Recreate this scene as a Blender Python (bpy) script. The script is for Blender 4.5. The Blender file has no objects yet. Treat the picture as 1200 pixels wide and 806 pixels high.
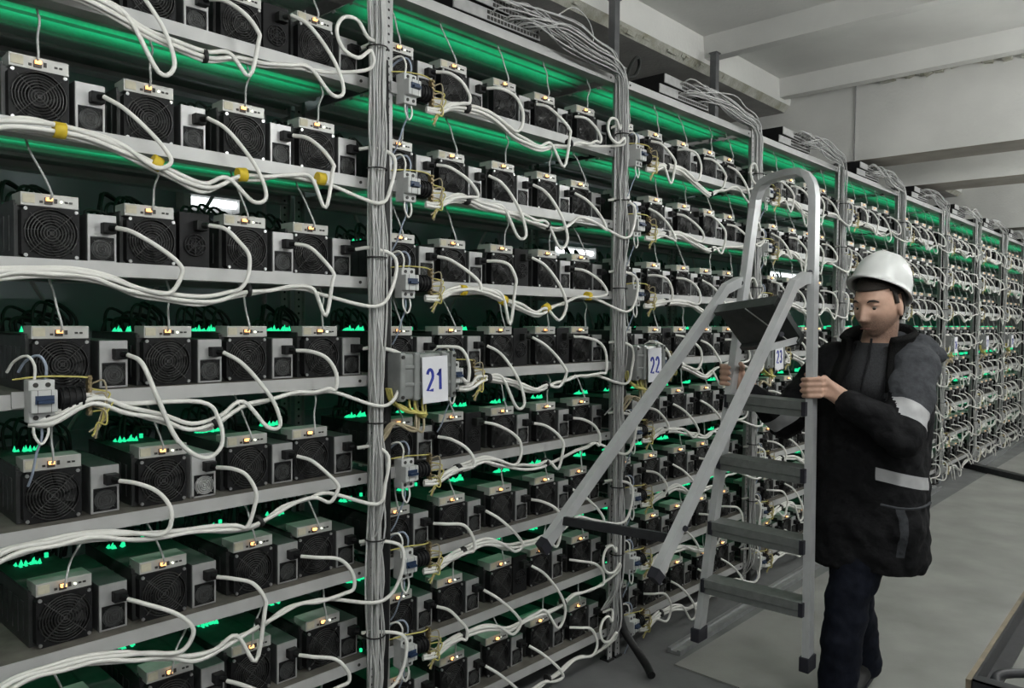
import bpy, bmesh, math, random
from mathutils import Vector, Matrix, Quaternion

# ------------------------------------------------------------------ camera, world, exposure
scn = bpy.context.scene
COL = scn.collection
YAW, PITCH, ROLL, FPX = math.radians(43.056), math.radians(-1.786), math.radians(.555), 896.6
cam_d = bpy.data.cameras.new('camera')
cam_d.sensor_fit = 'HORIZONTAL'
cam_d.sensor_width = 36.0
cam_d.lens = 36.0 * FPX / 1200.0
cam_d.clip_start = .05
cam = bpy.data.objects.new('camera', cam_d)
COL.objects.link(cam)
_fw = Vector((math.cos(YAW) * math.cos(PITCH), math.sin(YAW) * math.cos(PITCH), math.sin(PITCH)))
_rt = Vector((math.sin(YAW), -math.cos(YAW), 0))
_up = _rt.cross(_fw)
_r2 = _rt * math.cos(ROLL) + _up * math.sin(ROLL)
_u2 = _up * math.cos(ROLL) - _rt * math.sin(ROLL)
_m = Matrix((_r2, _u2, -_fw)).transposed().to_4x4()
_m.translation = Vector((-1.492, -1.951, 1.495))
cam.matrix_world = _m
scn.camera = cam
scn.view_settings.view_transform = 'Standard'
scn.view_settings.look = 'None'
scn.view_settings.gamma = 1.0
scn.view_settings.use_curve_mapping = False
scn.view_settings.exposure = 0.0
world = bpy.data.worlds.new('world')
world.use_nodes = True
world.node_tree.nodes['Background'].inputs[0].default_value = (.75, .8, .85, 1)
world.node_tree.nodes['Background'].inputs[1].default_value = .03
scn.world = world
LAMP = 104.0          # emission of the fluorescent tubes
GREEN_W = .42        # watts of each shelf's row of green board lights

rnd = random.Random(7)

# ------------------------------------------------------------------ helpers
class MB:
    def __init__(self):
        self.v = []; self.f = []; self.mi = []; self.sm = []
    def add(self, vs, fs, mi=0, smooth=False):
        o = len(self.v)
        self.v += [tuple(x) for x in vs]
        for f in fs:
            self.f.append([i + o for i in f]); self.mi.append(mi); self.sm.append(smooth)
    def box(self, a, b, mi=0):
        (x0, y0, z0), (x1, y1, z1) = a, b
        vs = [(x0, y0, z0), (x1, y0, z0), (x1, y1, z0), (x0, y1, z0), (x0, y0, z1), (x1, y0, z1), (x1, y1, z1), (x0, y1, z1)]
        self.add(vs, [(0, 3, 2, 1), (4, 5, 6, 7), (0, 1, 5, 4), (1, 2, 6, 5), (2, 3, 7, 6), (3, 0, 4, 7)], mi)
    def cbox(self, c, s, mi=0, rot=None):
        vs = []
        for dz in (-.5, .5):
            for dx, dy in ((-.5, -.5), (.5, -.5), (.5, .5), (-.5, .5)):
                d = Vector((dx * s[0], dy * s[1], dz * s[2]))
                if rot is not None: d = rot @ d
                vs.append(Vector(c) + d)
        self.add(vs, [(0, 3, 2, 1), (4, 5, 6, 7), (0, 1, 5, 4), (1, 2, 6, 5), (2, 3, 7, 6), (3, 0, 4, 7)], mi)
    def bbox(self, a, b, bev, mi=0):            # chamfered box
        (x0, y0, z0), (x1, y1, z1) = a, b
        bm = bmesh.new()
        bmesh.ops.create_cube(bm, size=1)
        for v in bm.verts:
            v.co = Vector((x0 + (v.co.x + .5) * (x1 - x0), y0 + (v.co.y + .5) * (y1 - y0), z0 + (v.co.z + .5) * (z1 - z0)))
        bmesh.ops.bevel(bm, geom=bm.edges[:], offset=bev, segments=2, affect='EDGES', profile=.6)
        bm.verts.index_update()
        self.add([v.co.copy() for v in bm.verts], [[v.index for v in f.verts] for f in bm.faces], mi)
        bm.free()
    def tube(self, pts, r, n=6, mi=0, smooth=True, caps=True):
        pts = [Vector(p) for p in pts]
        k = len(pts)
        rs = r if isinstance(r, (list, tuple)) else [r] * k
        t0 = (pts[1] - pts[0]).normalized()
        nrm = t0.orthogonal().normalized()
        vs = []
        prev = t0
        for i, p in enumerate(pts):
            t = (pts[min(i + 1, k - 1)] - pts[max(i - 1, 0)])
            t = t.normalized() if t.length > 1e-9 else prev
            ax = prev.cross(t)
            if ax.length > 1e-7:
                nrm = Quaternion(ax.normalized(), prev.angle(t)) @ nrm
            nrm = (nrm - t * nrm.dot(t)).normalized()
            bi = t.cross(nrm)
            for j in range(n):
                a = 2 * math.pi * j / n
                vs.append(p + nrm * (math.cos(a) * rs[i]) + bi * (math.sin(a) * rs[i]))
            prev = t
        fs = []
        for i in range(k - 1):
            for j in range(n):
                j2 = (j + 1) % n
                fs.append((i * n + j, i * n + j2, (i + 1) * n + j2, (i + 1) * n + j))
        self.add(vs, fs, mi, smooth)
        if caps:
            self.add([vs[j] for j in range(n)], [tuple(reversed(range(n)))], mi)
            self.add([vs[(k - 1) * n + j] for j in range(n)], [tuple(range(n))], mi)
    def cyl(self, p0, p1, r, n=12, mi=0, r1=None):
        self.tube([p0, p1], [r, r if r1 is None else r1], n, mi)
    def ring(self, c, ax, R, r, ns=20, nt=4, mi=0):
        ax = Vector(ax).normalized(); u = ax.orthogonal().normalized(); w = ax.cross(u); c = Vector(c)
        vs = []
        for i in range(ns):
            a = 2 * math.pi * i / ns
            d = u * math.cos(a) + w * math.sin(a)
            for j in range(nt):
                b = 2 * math.pi * j / nt
                vs.append(c + d * (R + r * math.cos(b)) + ax * (r * math.sin(b)))
        fs = []
        for i in range(ns):
            i2 = (i + 1) % ns
            for j in range(nt):
                j2 = (j + 1) % nt
                fs.append((i * nt + j, i2 * nt + j, i2 * nt + j2, i * nt + j2))
        self.add(vs, fs, mi, True)
    def sweep(self, pts, prof, ref, mi=0):       # profile (a,b): a along ref, b along path x ref
        pts = [Vector(p) for p in pts]; k = len(pts); n = len(prof); ref = Vector(ref).normalized(); vs = []
        for i, p in enumerate(pts):
            t = (pts[min(i + 1, k - 1)] - pts[max(i - 1, 0)]).normalized()
            a = (ref - t * ref.dot(t)).normalized(); b = t.cross(a)
            for (pa, pb) in prof: vs.append(p + a * pa + b * pb)
        fs = []
        for i in range(k - 1):
            for j in range(n):
                j2 = (j + 1) % n
                fs.append((i * n + j, i * n + j2, (i + 1) * n + j2, (i + 1) * n + j))
        fs.append(tuple(reversed(range(n)))); fs.append(tuple((k - 1) * n + j for j in range(n)))
        self.add(vs, fs, mi)
    def blob(self, p0, p1, r0, r1, n=16, fl=None, ref=(0, 0, 1), mi=0):   # tapered capsule, fl=(along ref, across)
        p0, p1 = Vector(p0), Vector(p1); t = (p1 - p0)
        L = t.length; t = t.normalized() if L > 1e-9 else Vector((0, 0, 1))
        a = Vector(ref) - t * Vector(ref).dot(t)
        a = a.normalized() if a.length > 1e-5 else t.orthogonal().normalized()
        b = t.cross(a); fa, fb = fl or (1, 1)
        prof = []
        for q in (0, .2, .4, .6, .8): prof.append((-math.cos(q * math.pi / 2) * r0, math.sin(q * math.pi / 2) * r0, 0))
        prof.append((0, r0, 0)); prof.append((0, r1, 1))
        for q in (.2, .4, .6, .8, 1): prof.append((math.sin(q * math.pi / 2) * r1, math.cos(q * math.pi / 2) * r1, 1))
        vs = []
        for (h, r, e) in prof:
            c = (p1 if e else p0) + t * h
            for j in range(n):
                an = 2 * math.pi * j / n
                rr = max(r, 1e-5)
                vs.append(c + a * (math.cos(an) * rr * fa) + b * (math.sin(an) * rr * fb))
        fs = []
        m = len(prof)
        for i in range(m - 1):
            for j in range(n):
                j2 = (j + 1) % n
                fs.append((i * n + j, i * n + j2, (i + 1) * n + j2, (i + 1) * n + j))
        fs.append(tuple(reversed(range(n)))); fs.append(tuple((m - 1) * n + j for j in range(n)))
        self.add(vs, fs, mi, True)
    def ell(self, c, s, rot=None, nu=20, nv=12, mi=0):
        vs = []; c = Vector(c)
        for i in range(nv + 1):
            th = math.pi * i / nv
            for j in range(nu):
                ph = 2 * math.pi * j / nu
                d = Vector((math.sin(th) * math.cos(ph) * s[0], math.sin(th) * math.sin(ph) * s[1], math.cos(th) * s[2]))
                if i in (0, nv): d = Vector((math.cos(ph) * 1e-5, math.sin(ph) * 1e-5, math.cos(th) * s[2]))
                vs.append(c + (rot @ d if rot is not None else d))
        fs = []
        for i in range(nv):
            for j in range(nu):
                j2 = (j + 1) % nu
                fs.append((i * nu + j, (i + 1) * nu + j, (i + 1) * nu + j2, i * nu + j2))
        fs.append(tuple(range(nu))); fs.append(tuple(nv * nu + j for j in reversed(range(nu))))
        self.add(vs, fs, mi, True)
    def mesh(self, name, mats):
        me = bpy.data.meshes.new(name)
        me.from_pydata(self.v, [], self.f)
        for m in (mats if isinstance(mats, (list, tuple)) else [mats]): me.materials.append(m)
        me.polygons.foreach_set('material_index', self.mi)
        me.polygons.foreach_set('use_smooth', self.sm)
        me.update()
        return me

def obj(name, me, parent=None, loc=(0, 0, 0), rot=None):
    o = bpy.data.objects.new(name, me)
    COL.objects.link(o)
    if parent is not None: o.parent = parent
    o.location = loc
    if rot is not None: o.rotation_euler = rot
    return o
def tag(o, label, cat, group=None, kind=None):
    o['label'] = label; o['category'] = cat
    if group: o['group'] = group
    if kind: o['kind'] = kind
    return o
def thing(name, label, cat, loc=(0, 0, 0), rot=None, group=None):
    return tag(obj(name, None, None, loc, rot), label, cat, group)
def struct(name, me, parent=None, loc=(0, 0, 0)):
    o = obj(name, me, parent, loc)
    if parent is None: o['kind'] = 'structure'
    return o
def crom(pts, per=6):
    pts = [Vector(p) for p in pts]
    P = [pts[0] * 2 - pts[1]] + pts + [pts[-1] * 2 - pts[-2]]
    out = []
    for i in range(1, len(P) - 2):
        p0, p1, p2, p3 = P[i - 1:i + 3]
        for k in range(per):
            t = k / per
            out.append(.5 * ((2 * p1) + (p2 - p0) * t + (2 * p0 - 5 * p1 + 4 * p2 - p3) * t * t + (3 * p1 - p0 - 3 * p2 + p3) * t ** 3))
    out.append(pts[-1])
    return out

# ------------------------------------------------------------------ materials
def lin(c): return tuple(x ** 2.2 for x in c)
def mat(name, col, rough=.5, metal=0., noise=0., scale=30., bump=0., col2=None, emit=None, spec=.5, detail=4, bscale=None, alpha=1., trans=0.):
    m = bpy.data.materials.new(name); m.use_nodes = True
    nt = m.node_tree; b = nt.nodes['Principled BSDF']
    b.inputs['Roughness'].default_value = rough
    b.inputs['Metallic'].default_value = metal
    b.inputs['Specular IOR Level'].default_value = spec
    b.inputs['Base Color'].default_value = (*col, 1)
    if trans: b.inputs['Transmission Weight'].default_value = trans
    if alpha < 1: b.inputs['Alpha'].default_value = alpha
    if emit:
        b.inputs['Emission Color'].default_value = (*emit[0], 1); b.inputs['Emission Strength'].default_value = emit[1]
    if noise or bump:
        tc = nt.nodes.new('ShaderNodeTexCoord')
        nz = nt.nodes.new('ShaderNodeTexNoise'); nz.inputs['Scale'].default_value = scale; nz.inputs['Detail'].default_value = detail
        nt.links.new(tc.outputs['Object'], nz.inputs['Vector'])
        if noise:
            rp = nt.nodes.new('ShaderNodeValToRGB')
            c2 = col2 or tuple(x * (1 - noise) for x in col)
            rp.color_ramp.elements[0].position = .32; rp.color_ramp.elements[1].position = .68
            rp.color_ramp.elements[0].color = (*c2, 1); rp.color_ramp.elements[1].color = (*col, 1)
            nt.links.new(nz.outputs['Fac'], rp.inputs['Fac']); nt.links.new(rp.outputs['Color'], b.inputs['Base Color'])
        if bump:
            nb = nz
            if bscale:
                nb = nt.nodes.new('ShaderNodeTexNoise'); nb.inputs['Scale'].default_value = bscale; nb.inputs['Detail'].default_value = 5
                nt.links.new(tc.outputs['Object'], nb.inputs['Vector'])
            bp = nt.nodes.new('ShaderNodeBump'); bp.inputs['Strength'].default_value = bump; bp.inputs['Distance'].default_value = .01
            nt.links.new(nb.outputs['Fac'], bp.inputs['Height']); nt.links.new(bp.outputs['Normal'], b.inputs['Normal'])
    return m
M = {}
M['plaster'] = mat('plaster', (.74, .735, .71), .85, noise=.13, scale=2.2, bump=.25, bscale=45)
M['beam_edge'] = mat('peeling_paint', (.52, .52, .48), .9, noise=1, scale=9, col2=(.30, .29, .22), bump=.5, bscale=60, detail=8)
M['soffit'] = mat('shaded_soffit', (.40, .39, .37), .9, noise=.25, scale=5, bump=.4, bscale=40)  # unlit underside of the long beam: its shade is put into the darker colour
M['girder_under'] = mat('shaded_girder_underside', (.40, .37, .33), .9, noise=.2, scale=6)  # shadow strip under the girders, painted as a darker, browner colour
M['wall'] = mat('wall_paint', (.32, .33, .33), .85, noise=.15, scale=2)
M['floor'] = mat('bare_concrete', (.15, .155, .155), .75, noise=.3, scale=5, bump=.15, bscale=60)
M['lino'] = mat('grey_floor_covering', (.275, .275, .26), .65, noise=.28, scale=3.2, bump=.12, bscale=120, detail=9)
M['galv'] = mat('galvanised_steel', (.50, .50, .495), .45, .2, noise=.12, scale=14)
M['shelfpan'] = mat('shelf_panel', (.50, .50, .49), .55, .1, noise=.2, scale=10)
M['dust'] = mat('dusty_deck', (.15, .14, .12), .9, noise=.45, scale=18, detail=8)
M['backpan'] = mat('back_panel_sheet', (.33, .37, .40), .5, .3, noise=.2, scale=3)
M['postblack'] = mat('black_steel', (.012, .012, .013), .5, spec=.3, noise=.3, scale=40)
M['case'] = mat('machine_case', (.06, .063, .063), .45, .5, noise=.4, scale=25)
M['casetop'] = mat('dusty_case', (.055, .058, .055), .7, .1, noise=.4, scale=40)
M['black'] = mat('black_plastic', (.008, .008, .009), .55, spec=.25, noise=.3, scale=60)
M['blade'] = mat('fan_blade', (.010, .010, .011), .5, spec=.3, noise=.2, scale=50)
M['wire'] = mat('grille_wire', (.085, .085, .085), .35, .8, noise=.2, scale=60)
M['screw'] = mat('screw_steel', (.6, .6, .6), .3, .9, noise=.1, scale=90)
M['plate'] = mat('controller_plate', (.50, .50, .48), .45, .3, noise=.15, scale=30)
M['sticker'] = mat('cream_sticker', (.55, .52, .40), .7, noise=.15, scale=80)
M['port'] = mat('port_dark', (.03, .028, .026), .5, noise=.2, scale=80)
M['amber'] = mat('amber_light', (.9, .5, .2), .5, emit=((1, .5, .18), 2.2))
M['amberdim'] = mat('amber_light_small', (.9, .5, .2), .5, emit=((1, .55, .25), .8))
M['whiteled'] = mat('white_light', (.9, .9, .8), .5, emit=((.95, 1, .8), 1.6))
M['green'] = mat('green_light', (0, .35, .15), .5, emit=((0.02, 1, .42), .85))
M['psu'] = mat('supply_steel', (.46, .46, .46), .4, .4, noise=.18, scale=30)
M['psucase'] = mat('supply_case', (.10, .105, .105), .5, .3, noise=.3, scale=25)
M['silver'] = mat('bright_supply', (.66, .66, .66), .35, .5, noise=.1, scale=30)
M['lead'] = mat('black_lead', (.013, .015, .014), .55, spec=.3, noise=.3, scale=60)
M['cord'] = mat('white_cord', (.80, .79, .75), .42, noise=.1, scale=30)
M['net'] = mat('grey_cable', (.50, .50, .495), .5, noise=.15, scale=40)
M['netd'] = mat('dim_grey_cable', (.34, .34, .34), .5, noise=.15, scale=40)
M['tie'] = mat('black_tie', (.012, .012, .012), .6, noise=.2, scale=60)
M['tape'] = mat('yellow_tape', (.72, .52, .03), .55, noise=.15, scale=60)
M['brk'] = mat('breaker_plastic', (.52, .53, .52), .5, noise=.08, scale=60)
M['blue'] = mat('blue_toggle', (.012, .03, .075), .45, noise=.1, scale=90)
M['bluewire'] = mat('pale_blue_wire', (.33, .38, .48), .5, noise=.1, scale=60)
M['brass'] = mat('brass', (.32, .25, .14), .45, .6, noise=.3, scale=70)
M['yellow'] = mat('yellow_wire', (.62, .55, .16), .5, noise=.2, scale=60)
M['tan'] = mat('tan_wire', (.42, .36, .24), .55, noise=.2, scale=60)
M['jbox'] = mat('grey_clear_plastic', (.24, .25, .245), .25, noise=.2, scale=25, spec=.6)
M['paper'] = mat('white_sign', (.74, .74, .78), .7, noise=.04, scale=30)
M['ink'] = mat('blue_ink', (.02, .035, .30), .6, noise=.1, scale=60)
M['alu'] = mat('brushed_aluminium', (.60, .61, .62), .38, .45, noise=.12, scale=18)
M['tread'] = mat('grey_tread', (.22, .23, .225), .5, .5, noise=.2, scale=40)
M['plat'] = mat('dark_platform', (.055, .06, .06), .5, .2, noise=.3, scale=30)
M['rubber'] = mat('black_rubber', (.012, .012, .02), .6, noise=.2, scale=60)
M['wood'] = mat('worn_wood', (.22, .18, .125), .7, noise=.35, scale=20)
M['iron'] = mat('painted_iron', (.035, .036, .04), .45, .3, noise=.4, scale=30)
M['tube'] = mat('lit_tube', (.9, .9, .9), .5, emit=((.98, 1, .97), LAMP))
M['tube2'] = mat('lit_tube_dim', (.9, .9, .9), .5, emit=((.9, .95, 1.), 3.0))
M['strip'] = mat('floor_strip_steel', (.36, .37, .37), .4, .5, noise=.25, scale=20)
def perforated():
    m = mat('perforated_steel', (.42, .42, .42), .45, .3, noise=.15, scale=30)
    nt = m.node_tree; b = nt.nodes['Principled BSDF']
    src = b.inputs['Base Color'].links[0].from_socket
    tc = nt.nodes.new('ShaderNodeTexCoord'); sp = nt.nodes.new('ShaderNodeSeparateXYZ'); nt.links.new(tc.outputs['Object'], sp.inputs[0])
    def mth(op, a, b_=None, c=None):
        n = nt.nodes.new('ShaderNodeMath'); n.operation = op
        for i, q in enumerate((a, b_)):
            if q is None: continue
            if isinstance(q, (int, float)): n.inputs[i].default_value = q
            else: nt.links.new(q, n.inputs[i])
        return n.outputs[0]
    zz = mth('SUBTRACT', mth('MODULO', sp.outputs['Z'], .025), .0125)
    d = mth('ADD', mth('MULTIPLY', zz, zz), mth('MULTIPLY', sp.outputs['X'], sp.outputs['X']))
    hole = mth('LESS_THAN', d, .0042 ** 2)
    mx = nt.nodes.new('ShaderNodeMix'); mx.data_type = 'RGBA'
    nt.links.new(hole, mx.inputs[0]); nt.links.new(src, mx.inputs[6]); mx.inputs[7].default_value = (.01, .01, .01, 1)
    nt.links.new(mx.outputs[2], b.inputs['Base Color'])
    return m
M['perf'] = perforated()

# ------------------------------------------------------------------ room shell
P = 1.2874
ROWZ = [2.236, 1.929, 1.624, 1.320, 1.015, .721, .432, .148]     # machine shelves, top to bottom
TOPZ = 2.550
def boxstruct(name, a, b, m):
    mb = MB(); mb.box(a, b); return struct(name, mb.mesh(name, m))
boxstruct('floor', (-6, -7, -.1), (20, 3.2, 0), M['floor'])
boxstruct('wall_back', (-6, 3.0, 0), (20, 3.2, 3.6), M['wall'])
boxstruct('wall_front', (-6, -7.2, 0), (20, -7, 3.6), M['wall'])
boxstruct('wall_near_end', (-6.2, -7, 0), (-6, 3, 3.6), M['wall'])
boxstruct('wall_far_end', (20, -7, 0), (20.2, 3, 3.6), M['wall'])
ceil_o = boxstruct('ceiling', (-6, -7, 3.34), (20, 3.2, 3.6), M['plaster'])
# ribs of the cast slab (run across the hall), tapered sides
def rib(x0, x1, zb, zt, y0=-7, y1=.66, name='ceiling_rib'):
    mb = MB(); s = .05
    vs = [(x0 - s, y0, zt), (x1 + s, y0, zt), (x1, y0, zb), (x0, y0, zb), (x0 - s, y1, zt), (x1 + s, y1, zt), (x1, y1, zb), (x0, y1, zb)]
    mb.add(vs, [(0, 1, 2, 3), (7, 6, 5, 4), (0, 3, 7, 4), (3, 2, 6, 7), (2, 1, 5, 6), (1, 0, 4, 5)])
    return struct(name, mb.mesh(name, M['plaster']), ceil_o)
for x in (-4.3, -1.85, .6, 3.05):
    rib(x, x + .09, 3.215, 3.34)
for x in (4.22,): rib(x - .02, x + .07, 3.215, 3.34)
for x in (7.9, 12.4): rib(x, x + .09, 3.215, 3.34)
# long beam over the racks
mb = MB()
Y0, ZB = .60, 3.19
prof = [(Y0 - .03, 3.40), (Y0, ZB), (Y0 + .045, ZB - .045), (1.5, ZB - .045), (1.5, 3.40)]
vs = []
for x in (-6, 20):
    for (y, z) in prof: vs.append((x, y, z))
n = len(prof)
for j in range(n):
    j2 = (j + 1) % n
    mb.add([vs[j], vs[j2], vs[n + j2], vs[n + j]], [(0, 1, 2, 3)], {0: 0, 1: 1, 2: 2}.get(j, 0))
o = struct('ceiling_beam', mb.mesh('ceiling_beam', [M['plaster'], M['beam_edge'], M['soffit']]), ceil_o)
# deep cross girders
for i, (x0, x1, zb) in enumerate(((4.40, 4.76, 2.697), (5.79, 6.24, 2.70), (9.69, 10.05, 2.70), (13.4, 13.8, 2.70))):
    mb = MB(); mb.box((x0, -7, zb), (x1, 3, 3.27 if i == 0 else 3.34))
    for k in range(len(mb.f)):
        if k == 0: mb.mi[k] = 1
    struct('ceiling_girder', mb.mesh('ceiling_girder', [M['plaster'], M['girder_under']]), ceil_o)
# broken, flaking mortar in the joint above the first girder, and a thin cable drop on its face
mb = MB()
for k in range(26):
    y = -.1 - k * .05 + rnd.uniform(-.02, .02); h = rnd.uniform(.01, .05)
    mb.cbox((4.36 + rnd.uniform(-.02, .02), y, 3.235 + rnd.uniform(-.01, .03)), (.04, .05, h), 0, Matrix.Rotation(rnd.uniform(-.5, .5), 3, 'X'))
struct('trim_1', mb.mesh('joint_mortar', M['beam_edge']))
mb = MB(); mb.cyl((4.392, .10, 2.70), (4.392, .10, 3.26), .004, 6)
tag(obj('conduit_wire', mb.mesh('conduit_wire', M['netd'])), 'thin vertical wire running down the face of the first deep ceiling girder', 'wire')
# peeling flakes along the lower edge of the long beam
mb = MB()
for k in range(40):
    x = rnd.uniform(.8, 3.4); h = rnd.uniform(.008, .03)
    mb.cbox((x, Y0 + .02 + rnd.uniform(-.012, .02), ZB - .02 + rnd.uniform(-.01, .02)), (rnd.uniform(.03, .12), .012, h), 0, Matrix.Rotation(.7 + rnd.uniform(-.3, .3), 3, 'X'))
fl = struct('paint_flakes', mb.mesh('paint_flakes', M['beam_edge']), ceil_o); fl['kind'] = 'stuff'
# floor covering with its cut edge, steel edging strips and cross bar
mb = MB(); mb.box((1.40, -7, 0), (20, -.235, .006)); struct('floor_covering', mb.mesh('floor_covering', M['lino']))
def strip(x0, x1, y0, y1, label):
    mb = MB(); dx = x1 - x0
    for (o, w, h) in ((0, .018, .022), (.018, .03, .012), (.048, .018, .022)):
        vs = [(x0, y0 + o, 0), (x1, y1 + o, 0), (x1, y1 + o + w, 0), (x0, y0 + o + w, 0)]
        mb.add(vs + [(a, b, h) for a, b, c in vs], [(0, 3, 2, 1), (4, 5, 6, 7), (0, 1, 5, 4), (1, 2, 6, 5), (2, 3, 7, 6), (3, 0, 4, 7)])
    tag(obj('floor_channel', mb.mesh('floor_channel', M['strip'])), label, 'floor strip')
strip(1.50, 6.24, -.205, -.10, 'grooved steel floor channel along the racks behind the stepladder')
strip(7.68, 14.0, -.115, -.02, 'grooved steel floor channel along the far racks past the crossing bar')
mb = MB(); mb.sweep([(7.60, .02, .03), (7.28, -.40, .03), (6.9, -1.0, .03), (6.3, -1.9, .03)], [(-.03, -.045), (-.03, .045), (.03, .045), (.03, -.045)], (0, 0, 1))
tag(obj('floor_bar', mb.mesh('floor_bar', M['iron'])), 'dark low steel bar crossing the aisle floor beyond the worker', 'floor bar')

# ------------------------------------------------------------------ room lamps (rows of tube fittings over the aisle, beside and behind the camera)
def lamp_mesh():
    a = MB(); a.bbox((-.66, -.05, .05), (.66, .05, .10), .008); a.cyl((0, 0, .1), (0, 0, .768), .008)
    b = MB(); b.cyl((-.6, 0, 0), (.6, 0, 0), .022, 12)
    c = MB()
    for s in (-1, 1): c.box((s * .62 - .012, -.025, -.025), (s * .62 + .012, .025, .05))
    return a.mesh('lamp_housing', M['plate']), b.mesh('lamp_tube', M['tube']), c.mesh('lamp_holder', M['plate'])
LMS = lamp_mesh()
def lamp(x, y, z):
    t = thing('tube_lamp', 'white fluorescent tube lamp hanging over the aisle beside the racks', 'lamp', (x, y, z), None, 'aisle tube lamps')
    obj('housing', LMS[0], t); obj('tube', LMS[1], t); obj('tube_holder', LMS[2], t)
for x in (-3.2, -1.2, .9, 3.3, 5.27, 7.2, 8.7, 11.4, 13.2):  # unseen fittings; the one between the girders is added to light the second girder
    lamp(x, -2.15, 2.57)
for x in (-2, 2, 7.2, 11.4): lamp(x, -5.0, 2.57)

# ------------------------------------------------------------------ words used in labels
ORD = ['first', 'second', 'third', 'fourth', 'fifth', 'sixth', 'seventh', 'eighth']
ROWN = ['top machine shelf', 'second shelf down', 'third shelf down', 'fourth shelf down', 'fifth shelf down', 'sixth shelf down', 'seventh shelf down', 'lowest shelf']
NUMW = {21: 'twenty-one', 22: 'twenty-two', 23: 'twenty-three', 26: 'twenty-six', 27: 'twenty-seven', 28: 'twenty-eight', 29: 'twenty-nine'}
BAYN = {0: 'rack bay signed twenty-one', 1: 'rack bay signed twenty-two', 2: 'rack bay signed twenty-three', 3: 'first bay past sign twenty-three', 4: 'second bay past sign twenty-three', 5: 'rack bay signed twenty-six', 6: 'rack bay signed twenty-seven', 7: 'rack bay signed twenty-eight', 8: 'bay after sign twenty-eight', -1: 'bay before sign twenty-one'}
def where(b, s, r):
    if b == -1: return '%s back from sign twenty-one bay, %s' % (ORD[4 - s], ROWN[r])
    return '%s from the breaker, %s, %s' % (ORD[s], ROWN[r], BAYN[b])
def where2(b, r): return '%s, %s' % (ROWN[r], BAYN[b])

# ------------------------------------------------------------------ racks
W = P
def shelf_mesh():
    mb = MB(); x0, x1 = .020, W - .055
    mb.box((x0, 0, -.034), (x1, .003, 0))                       # front lip
    mb.box((x0, .003, -.034), (x1, .055, -.031), 1)               # return flange
    mb.box((x0, .003, -.004), (x1, .52, -.0015), 1); mb.box((x0, .003, -.0015), (x1, .517, -.0008), 3)   # deck and the dust on it
    for y in (.14, .20, .30, .40): mb.box((x0, y, -.012), (x1, y + .018, -.004), 1)
    mb.box((x0, .517, -.034), (x1, .52, 0)); mb.box((x0, .47, -.034), (x1, .517, -.031), 1)
    for x in (x0 + .035, x1 - .035): mb.cyl((x, -.002, -.017), (x, .002, -.017), .005, 8, 2)
    return mb.mesh('shelf', [M['galv'], M['shelfpan'], M['port'], M['dust']])
SHELF = shelf_mesh()
def post_mesh(front):
    mb = MB()
    mb.box((-.016, -.003 if front else .017, .0), (.016, .0 if front else .020, 2.60))
    mb.box((.013, 0, 0), (.016, .03, 2.60))
    mb.box((-.022, -.012, 0), (.024, .035, .008), 1)
    return mb.mesh('upright', [M['perf'], M['postblack']])
PF, PR = post_mesh(True), post_mesh(False)
NB = range(-1, 9)
for b in NB:
    X0 = b * P
    rk = thing('shelving_rack', ('galvanised steel shelving rack full of mining machines, %s' % BAYN[b]), 'shelving rack', (X0, 0, 0), None, 'row of machine racks')
    for z in [TOPZ] + ROWZ: obj('shelf', SHELF, rk, (0, 0, z))
    for x in (.012, W - .045):
        obj('upright', PF, rk, (x, -.001, 0)); obj('upright', PR, rk, (x, .50, 0))
    # diagonal brace at the back
    mb = MB(); mb.cyl((.03, .535, .3), (W - .06, .535, 2.3), .006, 6); mb.cyl((.03, .54, 2.3), (W - .06, .54, .3), .006, 6)
    obj('back_brace', mb.mesh('back_brace', M['galv']), rk)
    # sheet panel behind the rack
    mb = MB(); mb.box((X0 + .01, .74, .0), (X0 + P - .01, .75, 2.5))
    for z in (.5, 1.1, 1.7, 2.3): mb.box((X0 + .01, .725, z), (X0 + P - .01, .74, z + .03))
    tag(obj('sheet_metal_screen', mb.mesh('sheet_metal_screen', M['backpan'])), 'blue grey sheet metal screen standing behind the %s' % BAYN[b], 'screen', 'sheet screens behind the racks')
# steel hanger posts from rack to ceiling
for (x, lab) in ((1.91, 'square grey steel post above the sign 21 and 22 racks'), (3.01, 'square grey steel post above the sign 23 rack')):
    mb = MB(); mb.bbox((x - .022, .478, 2.45), (x + .022, .522, 3.22), .004); mb.box((x - .028, .472, 3.213), (x + .028, .528, 3.22))
    tag(obj('steel_post', mb.mesh('steel_post', mat('post_grey', (.16, .165, .17), .5, .4, noise=.2, scale=20))), lab, 'post')
# green board lights: one row of lamps behind the machines on every shelf
for b in NB:
    for r in range(8):
        ld = bpy.data.lights.new('board_lights', 'AREA'); ld.shape = 'RECTANGLE'; ld.size = 1.1; ld.size_y = .09
        ld.energy = GREEN_W; ld.color = (0.0, 1, .36)
        lo = bpy.data.objects.new('board_lights', ld); COL.objects.link(lo)
        lo.location = (b * P + .6, .205, ROWZ[r] + .168); lo.rotation_euler = (math.pi, 0, 0); ld.spread = math.radians(76)
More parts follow.
